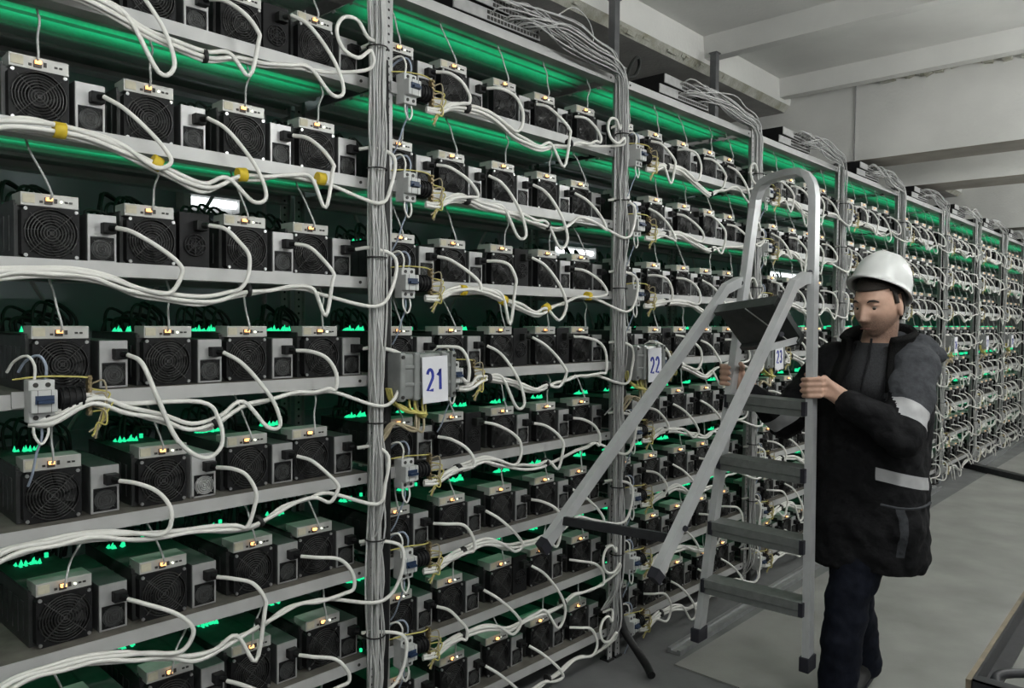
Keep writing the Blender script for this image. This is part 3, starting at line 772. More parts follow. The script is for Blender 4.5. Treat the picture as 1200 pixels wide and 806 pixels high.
# ------------------------------------------------------------------ network switches and the grey cable bundles
mb = MB(); mb.bbox((-.22, .004, 0), (.22, .26, .044), .002); SW_BODY = mb.mesh('switch_body', M['black'])
mb = MB(); mb.box((-.218, 0, .002), (.218, .005, .042)); SW_FACE = mb.mesh('switch_face', M['psu'])
mb = MB()
for k in range(16):
    for q in range(2): mb.box((-.06 + k * .017, -.002, .006 + q * .019), (-.06 + k * .017 + .012, .001, .006 + q * .019 + .012))
SW_PORT = mb.mesh('switch_ports', M['port'])
mb = MB(); mb.ring((0, 0, 0), (0, 0, 1), .031, .0026, 16, 5); BTIE = mb.mesh('bundle_tie', M['tie'])
for b in range(-1, 9):
    X0 = b * P
    for q in range(2):
        t = thing('network_switch', '%s black network switch of the pair on the top shelf, %s' % (('lower', 'upper')[q], BAYN[b]), 'network switch', (X0 + .50 + .02 * q, -.012 - .006 * q, TOPZ + .002 + q * .047), (0, 0, .04 * q - .02), 'network switches on the rack tops')
        obj('switch_body', SW_BODY, t); obj('switch_face', SW_FACE, t); obj('switch_ports', SW_PORT, t)
    nst = 26 if b < 2 else (18 if b < 4 else 12)
    bt = thing('cable_bundle', 'thick grey network cable bundle down the end upright of %s' % BAYN[b], 'cable bundle', (X0 + P - .062, 0, 0), None, 'grey network cable bundles')
    for k in range(nst):
        rg = random.Random(b * 1000 + k)
        a = rg.uniform(0, 2 * math.pi); q = math.sqrt(rg.random()); R = .030 if nst > 20 else .033
        ox, oy = math.cos(a) * q * R, math.sin(a) * q * .020
        xs = -P + .05 + .50 + rg.uniform(-.05, .20); lev = rg.random() < .5
        ztop = TOPZ + (.028 if lev else .075)
        pts = [(xs, -.014, ztop), (xs + .03, -.045 - rg.uniform(0, .03), ztop + rg.uniform(-.004, .02))]
        dz = rg.uniform(-.03, .035); dy = rg.uniform(-.035, .015)
        pts += [(-.40 + rg.uniform(-.04, .04), -.055 + dy, TOPZ + .045 + dz * 1.6), (-.24, -.055 + dy, TOPZ + .022 + dz * 1.3), (-.10 + ox, -.05 + dy, TOPZ + .012 + dz), (-.02 + ox, -.052 + oy, TOPZ - .035), (.0 + ox, -.045 + oy, TOPZ - .16)]
        zz = TOPZ - .34; low = rg.choice((.12, .12, .3, .55, .85, 1.15) if k % 3 == 0 else (.12, .3))
        while zz > low:
            wob = .006 if rg.random() < .8 else .022
            a += rg.uniform(-.5, .5)
            sx = 1.0 - .35 * (TOPZ - zz) / 2.4
            pts.append((math.cos(a) * q * R * sx + rg.uniform(-wob, wob), -.043 + math.sin(a) * q * .018 + rg.uniform(-.006, .006) - (.012 if wob > .01 else 0), zz)); zz -= .17
        pts.append((rg.uniform(-.05, .0), .0, max(low - .06, .05)))
        mb = MB(); mb.tube(crom(pts, 4), .0032, 5)
        obj('cable', mb.mesh('bundle_cable', M['net'] if rg.random() < .75 else M['netd']), bt)
    for z in (2.30, 1.98, 1.66, 1.2, .8, .5): obj('tie', BTIE, bt, (0, -.045, z + .03 * math.sin(b * 3 + z * 7)))
# loose turn of thin cable above the switch of the bay signed 21
mb = MB(); mb.tube(crom([(.78, -.05, 2.66), (.90, -.03, 2.73), (1.0, -.02, 2.72), (1.03, -.03, 2.66), (1.0, -.05, 2.60)], 6), .0025, 5)
tag(obj('loose_cable', mb.mesh('loose_cable', M['net'])), 'single thin grey cable arching above the bundle on the sign 21 rack top', 'cable')
# black supply hoses between the bays, black loop on the rack top
for n in range(0, 9):
    x = n * P - .008; mb = MB()
    if n == 1: pts = [(x, .0, 2.30), (x, -.02, 1.4), (x, -.025, .6), (x, -.02, .30), (x - .01, -.05, .16), (x - .005, -.12, .075), (x - .03, -.19, .035), (x - .07, -.24, .022)]
    else: pts = [(x, .0, 2.30), (x, -.02, 1.4), (x, -.02, .6), (x, -.01, .30), (x, .0, .022)]
    mb.tube(crom(pts, 5), .018, 10)
    tag(obj('supply_hose', mb.mesh('supply_hose', M['postblack'])), ('thick black supply hose curling out onto the floor between signs 21 and 22' if n == 1 else 'thick black supply hose at the start of %s' % BAYN[n]), 'hose', 'black supply hoses')
mb = MB(); mb.tube(crom([(1.30, -.012, 2.40), (1.30, -.012, 2.54), (1.33, -.012, 2.62), (1.40, .0, 2.67), (1.44, .02, 2.645), (1.42, .03, 2.60), (1.36, .03, 2.575), (1.40, .05, 2.556)], 5), .008, 8)
tag(obj('black_cable', mb.mesh('black_cable', M['lead'])), 'black cable loop standing on the rack top beside the sign 22 switch', 'cable')

# ------------------------------------------------------------------ stepladder, carried clear of the floor by the worker
def V(*a): return Vector(a)
RT, RB = V(1.24, -.864, 1.95), V(1.222, -.883, .275)
LT, LB = V(1.374, -.575, 1.95), V(1.181, -.472, .275)
lad = thing('stepladder', 'aluminium stepladder with platform and swung-out rear legs, held up by the worker', 'ladder', (1.2, -.68, .25))
L0 = Vector(lad.location)
def lp(mb, name, m, par=None): 
    me = mb.mesh(name, m); 
    me.transform(Matrix.Translation(-L0))
    return obj(name, me, par or lad)
RP = [(-.029, -.0125), (.029, -.0125), (.029, .0125), (-.029, .0125)]
def rail(a, b): return [a + (b - a) * t for t in (0, .5, 1)]
loop = [RB, RB.lerp(RT, .5), RT]
c1, c2 = V(1.243, -.858, 2.035), V(1.384, -.582, 2.035)
wd = LT - RT
loop = [RB, RB.lerp(RT, .5), RB.lerp(RT, .97)] + [RT + wd * q + V(0, 0, z) for q, z in ((.0, -.01), (.02, .03), (.08, .065), (.18, .088), (.35, .098), (.65, .098), (.82, .088), (.92, .065), (.98, .03), (1., -.01))] + [LB.lerp(LT, .97), LB.lerp(LT, .5), LB]
mb = MB(); mb.sweep(loop, RP, (1, .1, 0)); lp(mb, 'front_frame', M['alu'])
def railpt(z, left):
    a, b = (LB, LT) if left else (RB, RT)
    return a.lerp(b, (z - a.z) / (b.z - a.z))
for z in (1.19, .952, .697, .474):
    a, b = railpt(z, False), railpt(z, True); d = (b - a).normalized(); a = a + d * .012; b = b - d * .012
    mb = MB(); mb.sweep([a, b], [(-.040, -.030), (.040, -.030), (.040, -.008), (.046, -.004), (.046, .026), (-.046, .026), (-.046, -.004), (-.040, -.008)], (-1, 0, 0))
    t = lp(mb, 'tread', M['tread'])
    mb = MB()
    for q in (a - d * .002, b + d * .002): mb.cbox(q, (.094, .016, .05))
    for k in (mb,): lp(k, 'tread_cap', M['rubber'], None).parent = lad
for q in (RB, LB):
    mb = MB(); mb.bbox(tuple(q + V(-.036, -.018, -.025)), tuple(q + V(.036, .018, .028)), .004); lp(mb, 'foot', M['rubber'])
PR_, PL_ = V(1.219, -.862, 1.655), V(1.335, -.550, 1.655)
RR, RL = V(.437, -.738, .743), V(.333, -.391, .781)
LPROF = [(-.012, -.021), (.012, -.021), (.012, .021), (-.012, .021)]
for a, b in ((PR_, RR), (PL_, RL)):
    k1 = a + V(-.075, .004, -.004) if a is PR_ else a + V(-.08, -.0, -.01)
    mb = MB(); mb.sweep([a, k1 * .6 + a * .4, k1.lerp(b, .04) + V(-.012, 0, .012), k1.lerp(b, .10) + V(-.008, 0, .006), b], LPROF, (0, 1, .1)); lp(mb, 'rear_leg', M['alu'])
    d = (b - a).normalized(); mb = MB(); mb.sweep([b - d * .018, b + d * .014], [(-.0145, -.0235), (.0145, -.0235), (.0145, .0235), (-.0145, .0235)], (0, 1, .1)); lp(mb, 'foot', M['rubber'])
mb = MB(); mb.sweep([V(.400, -.405, .855), V(.515, -.728, .84)], [(-.006, -.014), (.006, -.014), (.006, .014), (-.006, .014)], (1, 0, 0)); lp(mb, 'cross_brace', M['iron'])
for q in (PR_.lerp(RR, .24) + V(-.005, -.014, .02), PR_.lerp(RR, .86) + V(0, -.014, .0), RB.lerp(RT, .835) + V(-.03, 0, 0), LB.lerp(LT, .82) + V(-.03, 0, 0)):
    mb = MB(); mb.cyl(q + V(-.004, -.004, 0), q + V(.004, .004, 0), .009, 10); lp(mb, 'rivet', M['rubber'])
# tilted platform
PA, PB, PC, PD = V(1.131, -.545, 1.544), V(1.053, -.812, 1.573), V(1.216, -.842, 1.430), V(1.305, -.575, 1.398)
nrm = (PB - PA).cross(PD - PA).normalized()
if nrm.z < 0: nrm = -nrm
mb = MB()
def slab(q, t):
    vs = [x for x in q] + [x + nrm * t for x in q]
    mb.add(vs, [(0, 1, 2, 3), (7, 6, 5, 4), (0, 4, 5, 1), (1, 5, 6, 2), (2, 6, 7, 3), (3, 7, 4, 0)])
slab([PA, PB, PC, PD], .022)
e = (PD - PA).normalized()
slab([PA - nrm * .018, PB - nrm * .018, PB + e * .02 - nrm * .018, PA + e * .02 - nrm * .018], .018)
slab([PD - nrm * .018 - e * .02, PC - nrm * .018 - e * .02, PC - nrm * .018, PD - nrm * .018], .018)
lp(mb, 'platform', M['plat'])
mb = MB(); mb.tube([PA.lerp(PB, .55) - nrm * .02, PC.lerp(PD, .1) - nrm * .022 - e * .02], .0025, 5); lp(mb, 'platform_stay', M['screw'])
mb = MB(); mb.sweep([PR_.lerp(RR, .27) + V(0, .02, 0), PC + V(0, .012, .005)], [(-.002, -.012), (.002, -.012), (.002, .012), (-.002, .012)], (0, 1, 0)); lp(mb, 'hinge_strap', M['alu'])

# ------------------------------------------------------------------ steel stand in the foreground corner
cx, cy, cz = .655, -1.518, .615
st = thing('steel_stand', 'black steel angle stand with wooden edge board standing on the floor before the racks', 'stand', (cx, cy, 0))
mb = MB(); mb.sweep([V(0, 0, cz - .02), V(1.0, .02, cz - .02)], [(-.025, -.003), (.025, -.003), (.025, .003), (-.025, .003)], (0, 0, 1)); mb.sweep([V(0, -.02, cz - .042), V(1.0, 0, cz - .042)], [(-.003, -.02), (-.003, .02), (.003, .02), (.003, -.02)], (0, 0, 1)); obj('side_rail', mb.mesh('side_rail', M['iron']), st)
mb = MB(); mb.sweep([V(0, .012, cz - .012), V(1.0, .032, cz - .012)], [(-.012, -.006), (.012, -.006), (.012, .006), (-.012, .006)], (0, 0, 1)); obj('edge_board', mb.mesh('edge_board', M['wood']), st)
mb = MB(); mb.box((-.004, -.60, cz - .05), (.0, .002, cz + .004)); mb.box((-.004, -.60, cz - .0), (.035, .002, cz + .004)); obj('cross_rail', mb.mesh('cross_rail', M['iron']), st)
mb = MB(); mb.box((.996, -.60, cz - .05), (1.0, .02, cz)); obj('cross_rail', mb.mesh('cross_rail_far', M['iron']), st)
mb = MB(); mb.sweep([V(0, -.60, cz - .02), V(1.0, -.58, cz - .02)], [(-.025, -.003), (.025, -.003), (.025, .003), (-.025, .003)], (0, 0, 1)); obj('side_rail', mb.mesh('side_rail_near', M['iron']), st)
for (x, y) in ((.02, -.02), (.98, .0), (.02, -.58), (.98, -.58)):
    mb = MB(); mb.box((x - .02, y - .02, 0), (x + .02, y - .015, cz - .03)); mb.box((x - .02, y - .02, 0), (x - .015, y + .02, cz - .03)); obj('leg', mb.mesh('stand_leg', M['iron']), st)
mb = MB(); mb.tube(crom([V(.03, -.05, cz - .03), V(.12, -.04, cz - .01), V(.3, -.2, cz - .03), V(.42, -.4, cz - .05), V(.5, -.58, cz - .03)], 6), .012, 8); obj('curved_bar', mb.mesh('curved_bar', M['iron']), st)

# ------------------------------------------------------------------ the worker
RO = V(1.53, -.95, 0)
man = thing('person', 'person in white hard hat and dark work jacket carrying the stepladder', 'person', tuple(RO))
M['skin'] = mat('skin', (.50, .31, .23), .55, noise=.12, scale=60)
M['jblack'] = mat('black_jacket_cloth', (.012, .012, .0135), .8, noise=.35, scale=60, bump=.9, bscale=20, spec=.12)
M['jgrey'] = mat('grey_jacket_cloth', (.058, .061, .068), .85, noise=.25, scale=60, bump=.9, bscale=22, spec=.12)
M['refl'] = mat('reflective_band', (.42, .42, .43), .6, noise=.08, scale=60)
M['fleece'] = mat('black_fleece', (.010, .010, .010), 1., noise=.4, scale=160, bump=.5, bscale=300, spec=.12)
M['knit'] = mat('grey_knit', (.045, .046, .05), .95, noise=.4, scale=200, bump=.4, bscale=300, spec=.12)
M['denim'] = mat('dark_denim', (.009, .011, .019), .85, noise=.35, scale=35, bump=.15, bscale=250, spec=.12)
M['shoe'] = mat('dark_shoe', (.012, .012, .013), .6, noise=.2, scale=60)
M['hair'] = mat('dark_hair', (.022, .016, .012), .75, noise=.4, scale=150, bump=.4, bscale=300)
M['hat'] = mat('white_hat_plastic', (.66, .67, .66), .35, noise=.10, scale=12)
M['eyew'] = mat('eye_white', (.34, .29, .26), .3, noise=.05, scale=90)
M['iris'] = mat('iris', (.03, .022, .016), .25, noise=.1, scale=90)
def stubble(m):
    nt = m.node_tree; b = nt.nodes['Principled BSDF']; src = b.inputs['Base Color'].links[0].from_socket
    tc = nt.nodes.new('ShaderNodeTexCoord'); sp = nt.nodes.new('ShaderNodeSeparateXYZ'); nt.links.new(tc.outputs['Object'], sp.inputs[0])
    z = nt.nodes.new('ShaderNodeMapRange'); z.inputs['From Min'].default_value = 1.532; z.inputs['From Max'].default_value = 1.500; nt.links.new(sp.outputs['Z'], z.inputs['Value'])
    lo = nt.nodes.new('ShaderNodeMapRange'); lo.inputs['From Min'].default_value = 1.425; lo.inputs['From Max'].default_value = 1.445; nt.links.new(sp.outputs['Z'], lo.inputs['Value'])
    nz = nt.nodes.new('ShaderNodeTexNoise'); nz.inputs['Scale'].default_value = 260; nt.links.new(tc.outputs['Object'], nz.inputs['Vector'])
    def mul(a, b_):
        n = nt.nodes.new('ShaderNodeMath'); n.operation = 'MULTIPLY'; nt.links.new(a, n.inputs[0])
        if isinstance(b_, float): n.inputs[1].default_value = b_
        else: nt.links.new(b_, n.inputs[1])
        return n.outputs[0]
    fac = mul(mul(z.outputs[0], lo.outputs[0]), mul(nz.outputs['Fac'], 1.1))
    mx = nt.nodes.new('ShaderNodeMix'); mx.data_type = 'RGBA'; nt.links.new(fac, mx.inputs[0]); nt.links.new(src, mx.inputs[6]); mx.inputs[7].default_value = (.10, .065, .05, 1)
    nt.links.new(mx.outputs[2], b.inputs['Base Color'])
stubble(M['skin'])
def grown(mb, name, voxel, smooth=4, disp=None, fac=.5):
    me = mb.mesh(name + '_cage', M['skin']); o = bpy.data.objects.new('tmp', me); COL.objects.link(o)
    md = o.modifiers.new('r', 'REMESH'); md.mode = 'VOXEL'; md.voxel_size = voxel; md.use_smooth_shade = True
    if smooth: sm = o.modifiers.new('s', 'SMOOTH'); sm.iterations = smooth; sm.factor = fac
    if disp:
        for (sc, st_, ms) in disp:
            tx = bpy.data.textures.new('folds', 'CLOUDS'); tx.noise_scale = sc; tx.noise_depth = 1
            d = o.modifiers.new('d', 'DISPLACE'); d.texture = tx; d.strength = st_; d.mid_level = ms; d.texture_coords = 'GLOBAL'
        sm = o.modifiers.new('s2', 'SMOOTH'); sm.iterations = 2
    dg = bpy.context.evaluated_depsgraph_get(); r = bpy.data.meshes.new_from_object(o.evaluated_get(dg)); r.name = name
    bpy.data.objects.remove(o); bpy.data.meshes.remove(me); r.materials.clear()
    for p in r.polygons: p.use_smooth = True
    return r
def mpart(name, me, m, par=None):
    if m is not None:
        me.materials.clear()
        for q in (m if isinstance(m, (list, tuple)) else [m]): me.materials.append(q)
    me.transform(Matrix.Translation(-RO)); return obj(name, me, par or man)
# head
HC = V(1.488, -1.012, 1.566)
pt = math.radians(11); tw = math.radians(-15)
HF = V(-math.cos(pt) * math.cos(tw), -math.cos(pt) * math.sin(tw), -math.sin(pt)); HL = V(math.sin(tw), -math.cos(tw), 0); HU = HF.cross(HL)
def H(u, v, w): return HC + HF * u + HL * v + HU * w
def g(x, s): return math.exp(-(x / s) ** 2)
def headpt(th, ph, off=0.):
    du, dv, dw = math.sin(th) * math.cos(ph), math.sin(th) * math.sin(ph), math.cos(th)
    u, v, w = .098 * du, .075 * dv, .117 * dw
    if w < 0:
        t = -w / .117
        v *= 1 - .30 * t ** 1.6
        if u < 0: u *= 1 - .35 * t
        else: u += .016 * t ** 1.2 * max(0, du + .2)
    if du > 0: v *= 1 + .05 * g(w + .03, .05)
    if du > .15:
        k = min(1, (du - .15) / .3)
        nz = 0.
        if .022 > w > -.042: nz = .027 * (.022 - w) / .064
        elif -.056 < w <= -.042: nz = .027 * (w + .056) / .014
        u += k * nz * g(v, .009 + .006 * max(0, (.022 - w) / .064))
        u += k * .012 * g(w + .040, .008) * (g(v - .012, .007) + g(v + .012, .007)) * .6
        u -= k * .014 * (g(v - .031, .017) + g(v + .031, .017)) * g(w - .006, .013)
        u += k * .006 * g(w - .028, .010) * g(abs(v) - .028, .022)
        u += k * .004 * g(abs(v) - .042, .018) * g(w + .022, .016)
        u += k * (.006 * g(w + .066, .0055) + .007 * g(w + .080, .006)) * g(v, .021)
        u -= k * .005 * g(w + .0725, .0028) * g(v, .022)
        u -= k * .004 * g(w + .091, .006) * g(v, .02)
        u += k * .008 * g(w + .106, .013) * g(v, .02)
        u -= k * .010 * max(0, (w - .05) / .06) ** 2
    d = V(u, v, w); 
    if off: d = d + V(du, dv, dw).normalized() * off
    return d
body = MB()
NU, NV = 88, 64
def headgrid(off=0.):
    return [[H(*headpt(math.pi * (i + .0) / NV if 0 < i < NV else (1e-4 if i == 0 else math.pi - 1e-4), 2 * math.pi * j / NU, off)) for j in range(NU)] for i in range(NV + 1)]
hg = headgrid()
vs = [p for row in hg for p in row]
fs = [(i * NU + j, (i + 1) * NU + j, (i + 1) * NU + (j + 1) % NU, i * NU + (j + 1) % NU) for i in range(NV) for j in range(NU)]
body.add(vs, fs + [tuple(range(NU)), tuple(NV * NU + j for j in reversed(range(NU)))], 0, True)
rotE = Matrix((HF, HL, HU)).transposed()
for s in (-1, 1):                     # ears, upper eyelids
    body.ell(H(-.004, s * .079, -.012), (.019, .010, .034), rotE @ Matrix.Rotation(s * .35, 3, 'Z'), 16, 10)
    body.ell(H(.0742, s * .031, .0115), (.0135, .018, .0085), rotE, 14, 8)
body.blob(H(-.015, 0, -.06), (1.555, -.985, 1.37), .056, .066)
# trunk under the clothes, limbs
body.blob((1.555, -.985, 1.30), (1.545, -.975, 1.0), .11, .115, 18, (1, 1), (1, 0, 0)); body.blob((1.555, -1.07, 1.33), (1.555, -.90, 1.33), .06, .06); body.blob((1.545, -.975, 1.0), (1.54, -.97, .86), .115, .12)
LS, LE, LW = V(1.520, -1.128, 1.340), V(1.350, -1.150, 1.100), V(1.272, -.982, 1.222)
RS, RE, RW = V(1.550, -.835, 1.340), V(1.500, -.660, 1.100), V(1.372, -.578, 1.222)
LH, LK, LA = V(1.530, -1.040, .86), V(1.410, -.950, .48), V(1.375, -.930, .10)
RH, RK, RA = V(1.560, -.910, .86), V(1.600, -.895, .50), V(1.750, -.900, .14)
for a, b_, c, r in ((LS, LE, LW, 1), (RS, RE, RW, 1)):
    body.blob(a, b_, .050, .040); body.blob(b_, c, .040, .027)
for a, b_, c in ((LH, LK, LA), (RH, RK, RA)):
    body.blob(a, b_, .075, .052); body.blob(b_, c, .052, .032)
body.blob(LA, LA + V(-.13, 0, -.06), .035, .028)
# hands: palm, four fingers round the rail, thumb
FW2, RT2 = V(.731, .683, 0), V(.683, -.731, 0)
def finger(pts, r):
    for k in range(len(pts) - 1): body.blob(pts[k], pts[k + 1], r * (1 - .07 * k), r * (1 - .07 * (k + 1)), 10)
cl = railpt(1.268, False)                       # left hand on the near rail
K0 = cl - RT2 * -.036 - FW2 * .020
for k, (dz, ln) in enumerate(((.030, .95), (.010, 1.05), (-.010, 1.0), (-.029, .85))):
    kn = cl + RT2 * (.042 - .004 * abs(k - 1)) - FW2 * .018 + V(0, 0, dz * .92 + .004)
    finger([kn, cl + RT2 * .014 - FW2 * .044 + V(0, 0, dz), cl - RT2 * .026 * ln - FW2 * .034 + V(0, 0, dz - .002), cl - RT2 * .038 * ln - FW2 * .010 + V(0, 0, dz - .004)], .0100)
    body.blob(kn, LW.lerp(kn, .25), .0125, .017, 10)
body.blob(LW, cl + RT2 * .047 - FW2 * .010 + V(0, 0, 0), .027, .026, 14, (1.25, .75))
finger([LW.lerp(cl, .35) + V(0, 0, .018), cl + RT2 * .046 + FW2 * .022 + V(0, 0, .022), cl + RT2 * .022 + FW2 * .040 + V(0, 0, .034), cl - RT2 * .004 + FW2 * .040 + V(0, 0, .040)], .0115)
cr = railpt(1.288, True)                        # right hand on the far rail, palm behind it
for k, (dz, ln) in enumerate(((.034, .92), (.012, 1.05), (-.010, 1.0), (-.031, .85))):
    kn = cr + FW2 * .047 - RT2 * -.006 + V(0, 0, dz * .9)
    finger([kn, cr + FW2 * .032 - RT2 * .036 + V(0, 0, dz), cr - FW2 * .010 * ln - RT2 * .046 + V(0, 0, dz - .002), cr - FW2 * .036 * ln - RT2 * .024 + V(0, 0, dz - .003)], .0100)
    body.blob(kn, RW.lerp(kn, .3), .0125, .016, 10)
body.blob(RW, cr + FW2 * .044 + RT2 * .016, .027, .027, 14, (1.3, .75))
finger([RW.lerp(cr, .35) + V(0, 0, .02), cr + RT2 * .042 + FW2 * .026 + V(0, 0, .020), cr + RT2 * .036 - FW2 * .012 + V(0, 0, .034), cr + RT2 * .020 - FW2 * .034 + V(0, 0, .046)], .0118)
bo = mpart('body', grown(body, 'body', .0042, 2, None, .4), M['skin'])
# eyes, brows, mouth line, hair
for s in (-1, 1):
    mb = MB(); mb.ell(H(.0715, s * .031, .004), (.0125, .0125, .0125), None, 16, 10); eo = mpart('eye', mb.mesh('eye', M['eyew']), None)
    mb = MB(); mb.ell(H(.0795, s * .031 + .001, -.003), (.0060, .0072, .0066), rotE, 12, 8); mpart('iris', mb.mesh('iris', M['iris']), None, eo)
    mb = MB(); mb.tube(crom([H(.0915, s * .012, .021), H(.0925, s * .026, .027), H(.086, s * .040, .027), H(.074, s * .050, .020)], 4), [.0036] * 5 + [.0040] * 4 + [.003] * 3 + [.0015], 7); mpart('eyebrow', mb.mesh('eyebrow', M['hair']), None)
mb = MB(); mb.tube(crom([H(.093, -.019, -.0735), H(.1015, -.008, -.0718), H(.103, 0, -.0725), H(.1015, .008, -.0718), H(.093, .019, -.0735)], 4), .0018, 5); mpart('lip_line', mb.mesh('lip_line', mat('lips', (.20, .085, .07), .5, noise=.1, scale=90)), None)
hv = headgrid(.009); mb = MB(); idx = {}; vs = []; fs = []
def keep(i, j):
    u, v, w = headpt(math.pi * (i + .5) / NV, 2 * math.pi * (j + .5) / NU)
    return w > .060 or (u < .016 and w > .034) or (u < -.034 and w > -.058) or (.022 > u > .008 and abs(v) > .055 and w > .004)
for i in range(NV):
    for j in range(NU):
        if keep(i, j):
            q = []
            for (a, b_) in ((i, j), (i + 1, j), (i + 1, (j + 1) % NU), (i, (j + 1) % NU)):
                if (a, b_) not in idx: idx[(a, b_)] = len(vs); vs.append(hv[a][b_])
                q.append(idx[(a, b_)])
            fs.append(q)
mb.add(vs, fs, 0, True); hme = mb.mesh('hair', M['hair'])
ho = mpart('hair', hme, None); sd = ho.modifiers.new('thick', 'SOLIDIFY'); sd.thickness = .012; sd.offset = -1
# hard hat
ht = math.radians(-25)
TF = V(-math.cos(ht) * math.cos(tw), -math.cos(ht) * math.sin(tw), -math.sin(ht)); TL = V(math.sin(tw), -math.cos(tw), 0); TU = TF.cross(TL); TC = V(1.503, -1.014, 1.634)
def T(u, v, w): return TC + TF * u + TL * v + TU * w
mb = MB(); nu, nv = 56, 18; vs = []
def hatrow(i, ins=0.):
    row = []
    for j in range(nu):
        ph = 2 * math.pi * j / nu; c, s = math.cos(ph), math.sin(ph)
        if i <= nv:
            th = math.pi / 2 * i / nv; rr = math.sin(th) ** .92; hh = math.cos(th) ** .95 if th < math.pi / 2 - 1e-6 else 0
            a, b_ = .115 - ins, .099 - ins
            u, v, w = a * rr * c, b_ * rr * s, (.128 - ins) * hh
            crest = .006 * g(v, .018) * math.sin(th) ** .5 * (1 if i > 1 else .7) * (1 - g(th - math.pi / 2, .35))
            crest += .003 * g(abs(v) - .05, .008) * math.sin(2 * th)
            if not ins: w += crest
        row.append(T(u, v, w))
    return row
rows = [hatrow(i) for i in range(nv + 1)]
def brim(out, dz, vis):
    row = []
    for j in range(nu):
        ph = 2 * math.pi * j / nu; c, s = math.cos(ph), math.sin(ph)
        k = out + vis * max(0, c) ** 3
        row.append(T((.115 + k) * c, (.099 + out) * s, dz - .006 * max(0, c) ** 2 * (vis > 0)))
    return row
rows += [brim(.002, -.016, 0), brim(.009, -.020, .016), brim(.012, -.024, .021), brim(.009, -.027, .018), brim(-.004, -.022, 0)]
rows += [hatrow(i, .005) for i in range(nv, -1, -3)]
vs = [p for r_ in rows for p in r_]; fs = []
for i in range(len(rows) - 1):
    for j in range(nu): fs.append((i * nu + j, (i + 1) * nu + j, (i + 1) * nu + (j + 1) % nu, i * nu + (j + 1) % nu))
mb.add(vs, fs, 0, True); hat = mpart('hard_hat', mb.mesh('hard_hat', M['hat']), None)
mb = MB()                                  # faint printed mark on the side of the hat
for k, (ln, dz) in enumerate(((.030, .0), (.022, -.008), (.026, -.016))):
    pts = []
    for q in range(5):
        v_ = .30 + .10 * q * ln / .03; c = math.cos(1.9 + .11 * q * ln / .03); s = math.sin(1.9 + .11 * q * ln / .03); w = .060 + dz
        rr = math.sqrt(max(0, 1 - (w / .128) ** 2)) ** .92
        pts.append(T(.1175 * rr * c, .1015 * rr * s, w))
    mb.tube(pts, .0018, 5)
mpart('printed_mark', mb.mesh('printed_mark', mat('grey_print', (.16, .16, .16), .6, noise=.1, scale=90)), None, hat)
# jacket
jk = MB()
def loft(mb, rings, n=40, e=2.4):
    vs = []
    for (z, cx_, cy_, ax, ay) in rings:
        for j in range(n):
            a = 2 * math.pi * j / n; c, s = math.cos(a), math.sin(a)
            vs.append((cx_ + ax * math.copysign(abs(c) ** (2 / e), c), cy_ + ay * math.copysign(abs(s) ** (2 / e), s), z))
    fs = [(i * n + j, i * n + (j + 1) % n, (i + 1) * n + (j + 1) % n, (i + 1) * n + j) for i in range(len(rings) - 1) for j in range(n)]
    fs += [tuple(reversed(range(n))), tuple((len(rings) - 1) * n + j for j in range(n))]
    mb.add(vs, fs, 0, True)
loft(jk, [(.590, 1.535, -.970, .165, .205), (.63, 1.535, -.970, .172, .216), (.75, 1.538, -.972, .168, .212), (.90, 1.540, -.975, .155, .205), (1.08, 1.545, -.980, .150, .198), (1.22, 1.550, -.985, .146, .198), (1.31, 1.555, -.985, .130, .190), (1.375, 1.560, -.985, .098, .140), (1.42, 1.560, -.985, .066, .072)])
for a, b_, c in ((LS, LE, LW), (RS, RE, RW)):
    jk.blob(a, b_, .086, .070, 20); jk.blob(b_, c.lerp(b_, .06), .070, .047, 20); jk.blob(c.lerp(b_, .16), c.lerp(b_, .04), .051, .049, 18)
jk.ell((1.640, -1.045, 1.410), (.075, .160, .060), Matrix.Rotation(.25, 3, 'X'), 20, 12); jk.ell((1.60, -1.11, 1.405), (.085, .075, .055), None, 18, 12)
jk.ell((1.455, -1.115, .755), (.07, .075, .10), None, 18, 12)       # full side pocket
jk.ell((1.50, -1.02, 1.17), (.13, .16, .08), None, 18, 12)
jm = grown(jk, 'jacket', .0085, 3, [(.16, .032, .5), (.06, .024, .5)])
bm = bmesh.new(); bm.from_mesh(jm)
aL = (LE - LS); aLn = aL.normalized(); fR = (RW - RE); fRn = fR.normalized()
TCn = V(1.545, -.975, 0)
def cut(co, no, test):
    fsel = [f for f in bm.faces if test(f.calc_center_median())]
    gs = list({e_ for f in fsel for e_ in f.edges} | {v_ for f in fsel for v_ in f.verts}) + fsel
    if gs: bmesh.ops.bisect_plane(bm, geom=gs, plane_co=co, plane_no=no, dist=1e-5)
def nearL(c): return (c - LS).cross(aLn).length < .108 and -.02 < (c - LS).dot(aLn) / aL.length < 1.05 and (c - TCn).dot(RT2) > -.03
def nearR(c): return (c - RE).cross(fRn).length < .10 and -.05 < (c - RE).dot(fRn) / fR.length < 1.0
def nearT(c): return .80 < c.z < 1.05 and (c - LE).length > .10
tilt = (aLn + V(0, 0, -.25) - RT2 * .30).normalized()
for t in (.60, .82): cut(LS + aL * t, tilt, nearL)
for t in (.08, .36): cut(RE + fR * t, fRn, nearR)
bn_ = (V(0, 0, 1) + RT2 * .20).normalized(); bq = TCn + V(0, 0, .948)
for z in (-.022, .022): cut(bq + bn_ * z, bn_, nearT)
cut(TCn + RT2 * .02, RT2, lambda c: 1.0 < c.z < 1.45); cut(V(0, 0, 1.275), (0, 0, 1), lambda c: 1.2 < c.z < 1.35)
for q in (-.055, .150): cut(TCn + RT2 * q, RT2, nearT)
